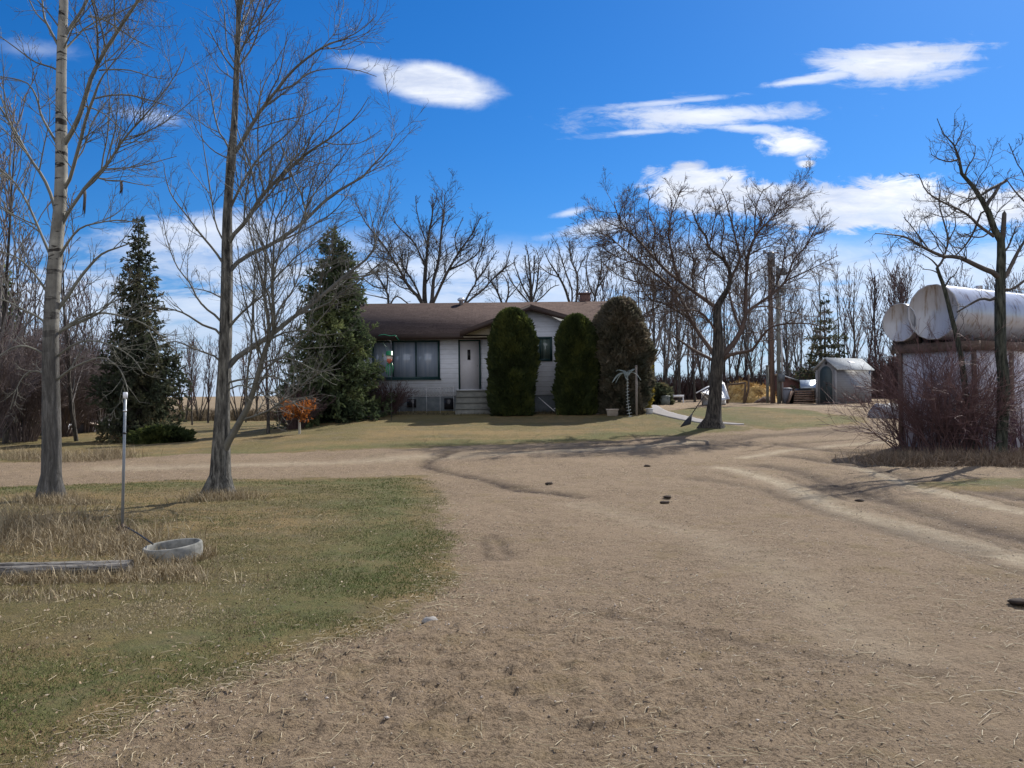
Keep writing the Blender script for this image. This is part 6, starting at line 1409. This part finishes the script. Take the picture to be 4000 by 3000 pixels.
# two withered scraps hanging in the pale poplar
def scrap(sx, sy, L, label, seed):
    ap = np.vstack([q for q, _ in LIMBS[11][1:]]); c = ap[np.argmin(np.linalg.norm(proj(ap)-[sx, sy], axis=1))]; rs = np.random.RandomState(seed); mb = MB()
    for j in range(5): 
        p = c+rs.randn(3)*.012; mb.tube([p, p+[rs.randn()*.008+.01, rs.randn()*.01, -L*.4*rs.uniform(.6, 1)], p+[rs.randn()*.012-.01, rs.randn()*.01, -L*rs.uniform(.7, 1)]], [.010, .016, .003], 5)
    tag(mb.build('bark_strip', twig_dark, None, loc=c), label, 'bark')
scrap(472, 706, .22, 'dark ragged scrap hanging on a thin twig right of the pale poplar trunk', 1); scrap(345, 720, .5, 'long peeled bark strip hanging under a limb of the pale poplar', 2)

# ------------------------------------------------------------------ uncountable small stuff
def blades(name, label, x, y, ln, wd, lean, mat, seed, v=None, cat='grass', seg2=True, zoff=0):
    rs = np.random.RandomState(seed); n = len(x); z = ground_z(x, y)+zoff; a = rs.rand(n)*6.283; le = np.abs(rs.randn(n))*lean
    d = nrm(np.c_[np.cos(a)*le, np.sin(a)*le, np.ones(n)]); s = nrm(np.cross(d, rs.randn(n, 3))); p = np.c_[x, y, z-.005]
    m_ = p+d*(ln*.55)[:, None]; d2 = nrm(d+np.c_[np.cos(a), np.sin(a), -np.ones(n)*.2]*(le*.6+.15)[:, None]); e = m_+d2*(ln*.45)[:, None]; w_ = (wd/2)[:, None]
    V = np.stack([p-s*w_, p+s*w_, m_+s*w_*.8, m_-s*w_*.8, e], 1).reshape(-1, 3); i = np.arange(n)[:, None]*5
    q = i+np.array([[0, 1, 2, 3]]); t = i+np.array([[3, 2, 4]])
    vv = rs.rand(n) if v is None else v
    o = mk(name, V, [q, t], mat, None, attrs={'v': np.repeat(vv, 5)}, loc=(float(x.mean()), float(y.mean()), 0)); tag(o, label, cat, kind='stuff'); return o
m_blade = nmat('lawn_blades', [(.1, (.085, .115, .03)), (.35, (.15, .16, .055)), (.55, (.25, .205, .11)), (.9, (.46, .38, .25))], 1.2, .8, attr=.75, spec=.15, world=True)
rs = np.random.RandomState(77)
# near lawn: density falls with distance
N = 330000; yv = 3.2*np.exp(rs.rand(N)*math.log(17/3.2)); xv = -yv*.62+rs.rand(N)*(yv*.62+1.0)
m_ = sdist(xv, yv, lawn_near)+fbm(xv, yv, 1.3, 3, 5)*.35+rs.randn(N)*.09 > 0
pt_ = fbm(xv, yv, 2.2, 3, 6) > rs.uniform(-.45, .35, N)
m_ &= pt_; xv, yv = xv[m_], yv[m_]
blades('lawn_grass', 'short patchy half-green lawn grass in the left foreground', xv, yv, rs.uniform(.010, .026, len(xv))*(1+.04*yv), rs.uniform(.002, .0035, len(xv))*(1+yv*.10), .8, m_blade, 78, v=np.clip(.58+fbm(xv, yv, .8, 3, 8)*.45+rs.randn(len(xv))*.2-.38*np.exp(-((sdist(xv, yv, lawn_near)-.5)/.6)**2), 0, 1))
# dry weeds: around timber, ring, pipe, tree feet, road edge, shrubs
wx = []; wy = []; wl = []
def patch(c, sx_, sy_, n, l0, l1):
    wx.append(c[0]+rs.randn(n)*sx_); wy.append(c[1]+rs.randn(n)*sy_); wl.append(rs.uniform(l0, l1, n))
g = G(60, 2080); patch(g, .5, .55, 1900, .08, .42); g = G(300, 2110); patch(g, .6, .4, 2300, .05, .22); g = G(460, 2140); patch(g, .22, .25, 1200, .05, .20)
g = G(-150, 2100); patch(g, .5, .5, 1200, .12, .45)
g = G(600, 2240); patch(g, .22, .13, 700, .05, .16); g = G(520, 2200); patch(g, .12, .2, 600, .05, .2)
g = G(250, 2270); patch(g, .6, .08, 1300, .04, .16); g = G(200, 2330); patch(g, .5, .12, 700, .03, .10); g = G(720, 2215); patch(g, .1, .1, 250, .05, .14)
a = rs.rand(900)*6.28; g = G(667, 2172); wx.append(g[0]+np.cos(a)*(.31+rs.rand(900)*.12)); wy.append(g[1]+.05+np.sin(a)*(.31+rs.rand(900)*.12)); wl.append(rs.uniform(.04, .15, 900))
g = G(200, 1962); patch(g, .26, .22, 1300, .05, .24); patch((g[0]+.5, g[1]-.1), .25, .15, 500, .04, .14)
g = G(862, 1950); patch(g, .28, .2, 1500, .05, .24)
for (a_, b_, n) in ((0, 250, 1700), (250, 470, 1300)):
    for k in range(8):
        g = G(a_+(b_-a_)*(k+.5)/8, 1800-8*(k % 2)); patch(g, .35, .22, n//8, .08, .42)
g = G(430, 1790); patch(g, .3, .2, 700, .1, .5)
wx = np.concatenate(wx); wy = np.concatenate(wy); wl = np.concatenate(wl)
blades('dry_weeds', 'tangle of dry straw-coloured weeds round the timber, cement ring and poplar feet', wx, wy, wl, rs.uniform(.004, .009, len(wx)), .65, straw_m, 79, cat='weeds')
wx = []; wy = []; wl = []
for k in range(12):
    g = G(3460+k*60, 1800+8*(k % 3)); patch(g, .4, .3, 750, .08, .45)
wx = np.concatenate(wx); wy = np.concatenate(wy); wl = np.concatenate(wl)
blades('dry_brush_litter', 'dry brown grass and litter under the red shrubs and the edge tree', wx, wy, wl, rs.uniform(.006, .012, len(wx)), 1.1, nmat('brown_litter', [(.15, (.07, .045, .03)), (.5, (.19, .135, .09)), (.85, (.34, .26, .18))], 9, .8, attr=.6), 80, cat='weeds')
wx = []; wy = []; wl = []
for k in range(26):
    g = G(1500+k*37, 1606); patch((g[0], 36.4), .3, .25, 150, .03, .16)
wx = np.concatenate(wx); wy = np.concatenate(wy); wl = np.concatenate(wl)
blades('flower_bed_litter', 'dark dead growth in the flower bed along the foot of the house', wx, wy, wl, rs.uniform(.010, .02, len(wx)), .9, nmat('bed_litter', [(.15, (.03, .03, .018)), (.5, (.09, .08, .045)), (.85, (.2, .16, .1))], 9, .8, attr=.6), 81, cat='weeds')
# straw bits lying on the dirt
N = 11000; yv = 3.0*np.exp(rs.rand(N)**1.1*math.log(22/3.0)); xv = (rs.rand(N)*1.3-.55)*yv
dn = fbm(xv, yv, .9, 3, 15); keep = (dn > rs.uniform(-.5, .5, N)) & ((sdist(xv, yv, lawn_near) < .1) | (rs.rand(N) < .18)); xv, yv = xv[keep], yv[keep]
ex_ = near_edge[rs.randint(5, len(near_edge)-1, 900)]; t_ = rs.rand(900)[:, None]; k_ = rs.randint(5, len(near_edge)-1, 900); bb = near_edge[k_]*(1-t_)+near_edge[k_+1 if k_.max()+1 < len(near_edge) else k_]*t_+rs.randn(900, 2)*.16
xv = np.concatenate([xv, bb[:, 0]]); yv = np.concatenate([yv, bb[:, 1]]); n = len(xv)
z = ground_z(xv, yv)+.006; a = rs.rand(n)*6.283; ln = np.where(rs.rand(n) < .04, rs.uniform(.12, .30, n), rs.uniform(.02, .09, n)); dd = np.c_[np.cos(a), np.sin(a), rs.randn(n)*.08]; p0 = np.c_[xv, yv, z]
c1 = p0+dd*(ln/2)[:, None]+rs.randn(n, 3)*[.004, .004, .003]+[0, 0, .003]; e = p0+dd*ln[:, None]; e[:, 2] = ground_z(e[:, 0], e[:, 1])+.005
V, F = tubes(np.stack([p0, c1, e], 1), np.full((n, 3), 1.0)*(rs.uniform(.0009, .0018, n)*(1+yv*.06))[:, None], 4)
o = mk('straw_bits', V, F, nmat('pale_straw', [(.3, (.30, .23, .13)), (.7, (.56, .47, .31))], 20, .6, spec=.4), None, loc=(0, 8, 0)); tag(o, 'pale straw stalks strewn over the dirt yard', 'straw', kind='stuff')
# pebbles and crumbs
N = 38000; yv = 3.0*np.exp(rs.rand(N)*math.log(20/3.0)); xv = (rs.rand(N)*1.3-.6)*yv
m_ = sdist(xv, yv, lawn_near) < .15; m_ &= fbm(xv, yv, 1.5, 3, 25) > rs.uniform(-.5, .45, N); xv, yv = xv[m_], yv[m_]; n = len(xv)
z = ground_z(xv, yv); s = np.minimum(np.exp(rs.randn(n)*.4)*.0036, .010)*(1+yv*.03)
oct_ = np.array([[1, 0, 0], [0, 1, 0], [-1, 0, 0], [0, -1, 0], [0, 0, 1], [0, 0, -1]])*1.0; of = np.array([[0, 1, 4], [1, 2, 4], [2, 3, 4], [3, 0, 4], [1, 0, 5], [2, 1, 5], [3, 2, 5], [0, 3, 5]])
V = oct_[None]*s[:, None, None]*rs.uniform(.6, 1.3, (n, 6, 1))*[1, 1, .65]; a = rs.rand(n)*6.283; ca, sa = np.cos(a)[:, None], np.sin(a)[:, None]
V = np.stack([V[..., 0]*ca-V[..., 1]*sa, V[..., 0]*sa+V[..., 1]*ca, V[..., 2]], -1)+np.c_[xv, yv, z+s*.2][:, None, :]
o = mk('pebbles', V.reshape(-1, 3), (np.arange(n)[:, None, None]*6+of[None]).reshape(-1, 3), nmat('pebble_stone', [(.1, (.11, .085, .065)), (.5, (.27, .21, .16)), (.85, (.52, .46, .40))], 3, .9, attr=.8), None, attrs={'v': np.repeat(rs.rand(n), 6)}, loc=(0, 8, 0)); tag(o, 'small pebbles and dirt crumbs scattered over the yard', 'pebbles', kind='stuff')
# dead leaves on the lawn
N = 1300; yv = 3.6*np.exp(rs.rand(N)*math.log(14/3.6)); xv = -yv*.6+rs.rand(N)*yv*.62; m_ = sdist(xv, yv, lawn_near) > -.3; xv, yv = xv[m_], yv[m_]; n = len(xv)
V, F = sprays(rs, np.c_[xv, yv, ground_z(xv, yv)+.018], np.c_[rs.randn(n, 2), rs.randn(n)*.35], rs.uniform(.015, .035, n), rs.uniform(.010, .022, n), False)
o = mk('dead_leaves', V, F, nmat('dead_leaf', [(.15, (.12, .08, .05)), (.5, (.28, .20, .13)), (.85, (.46, .38, .28))], 9, .9, attr=.8, spec=.05), None, attrs={'v': np.repeat(rs.rand(n), 4)}, loc=(-3, 8, 0)); tag(o, 'dead leaves lying on the left lawn', 'leaves', kind='stuff')
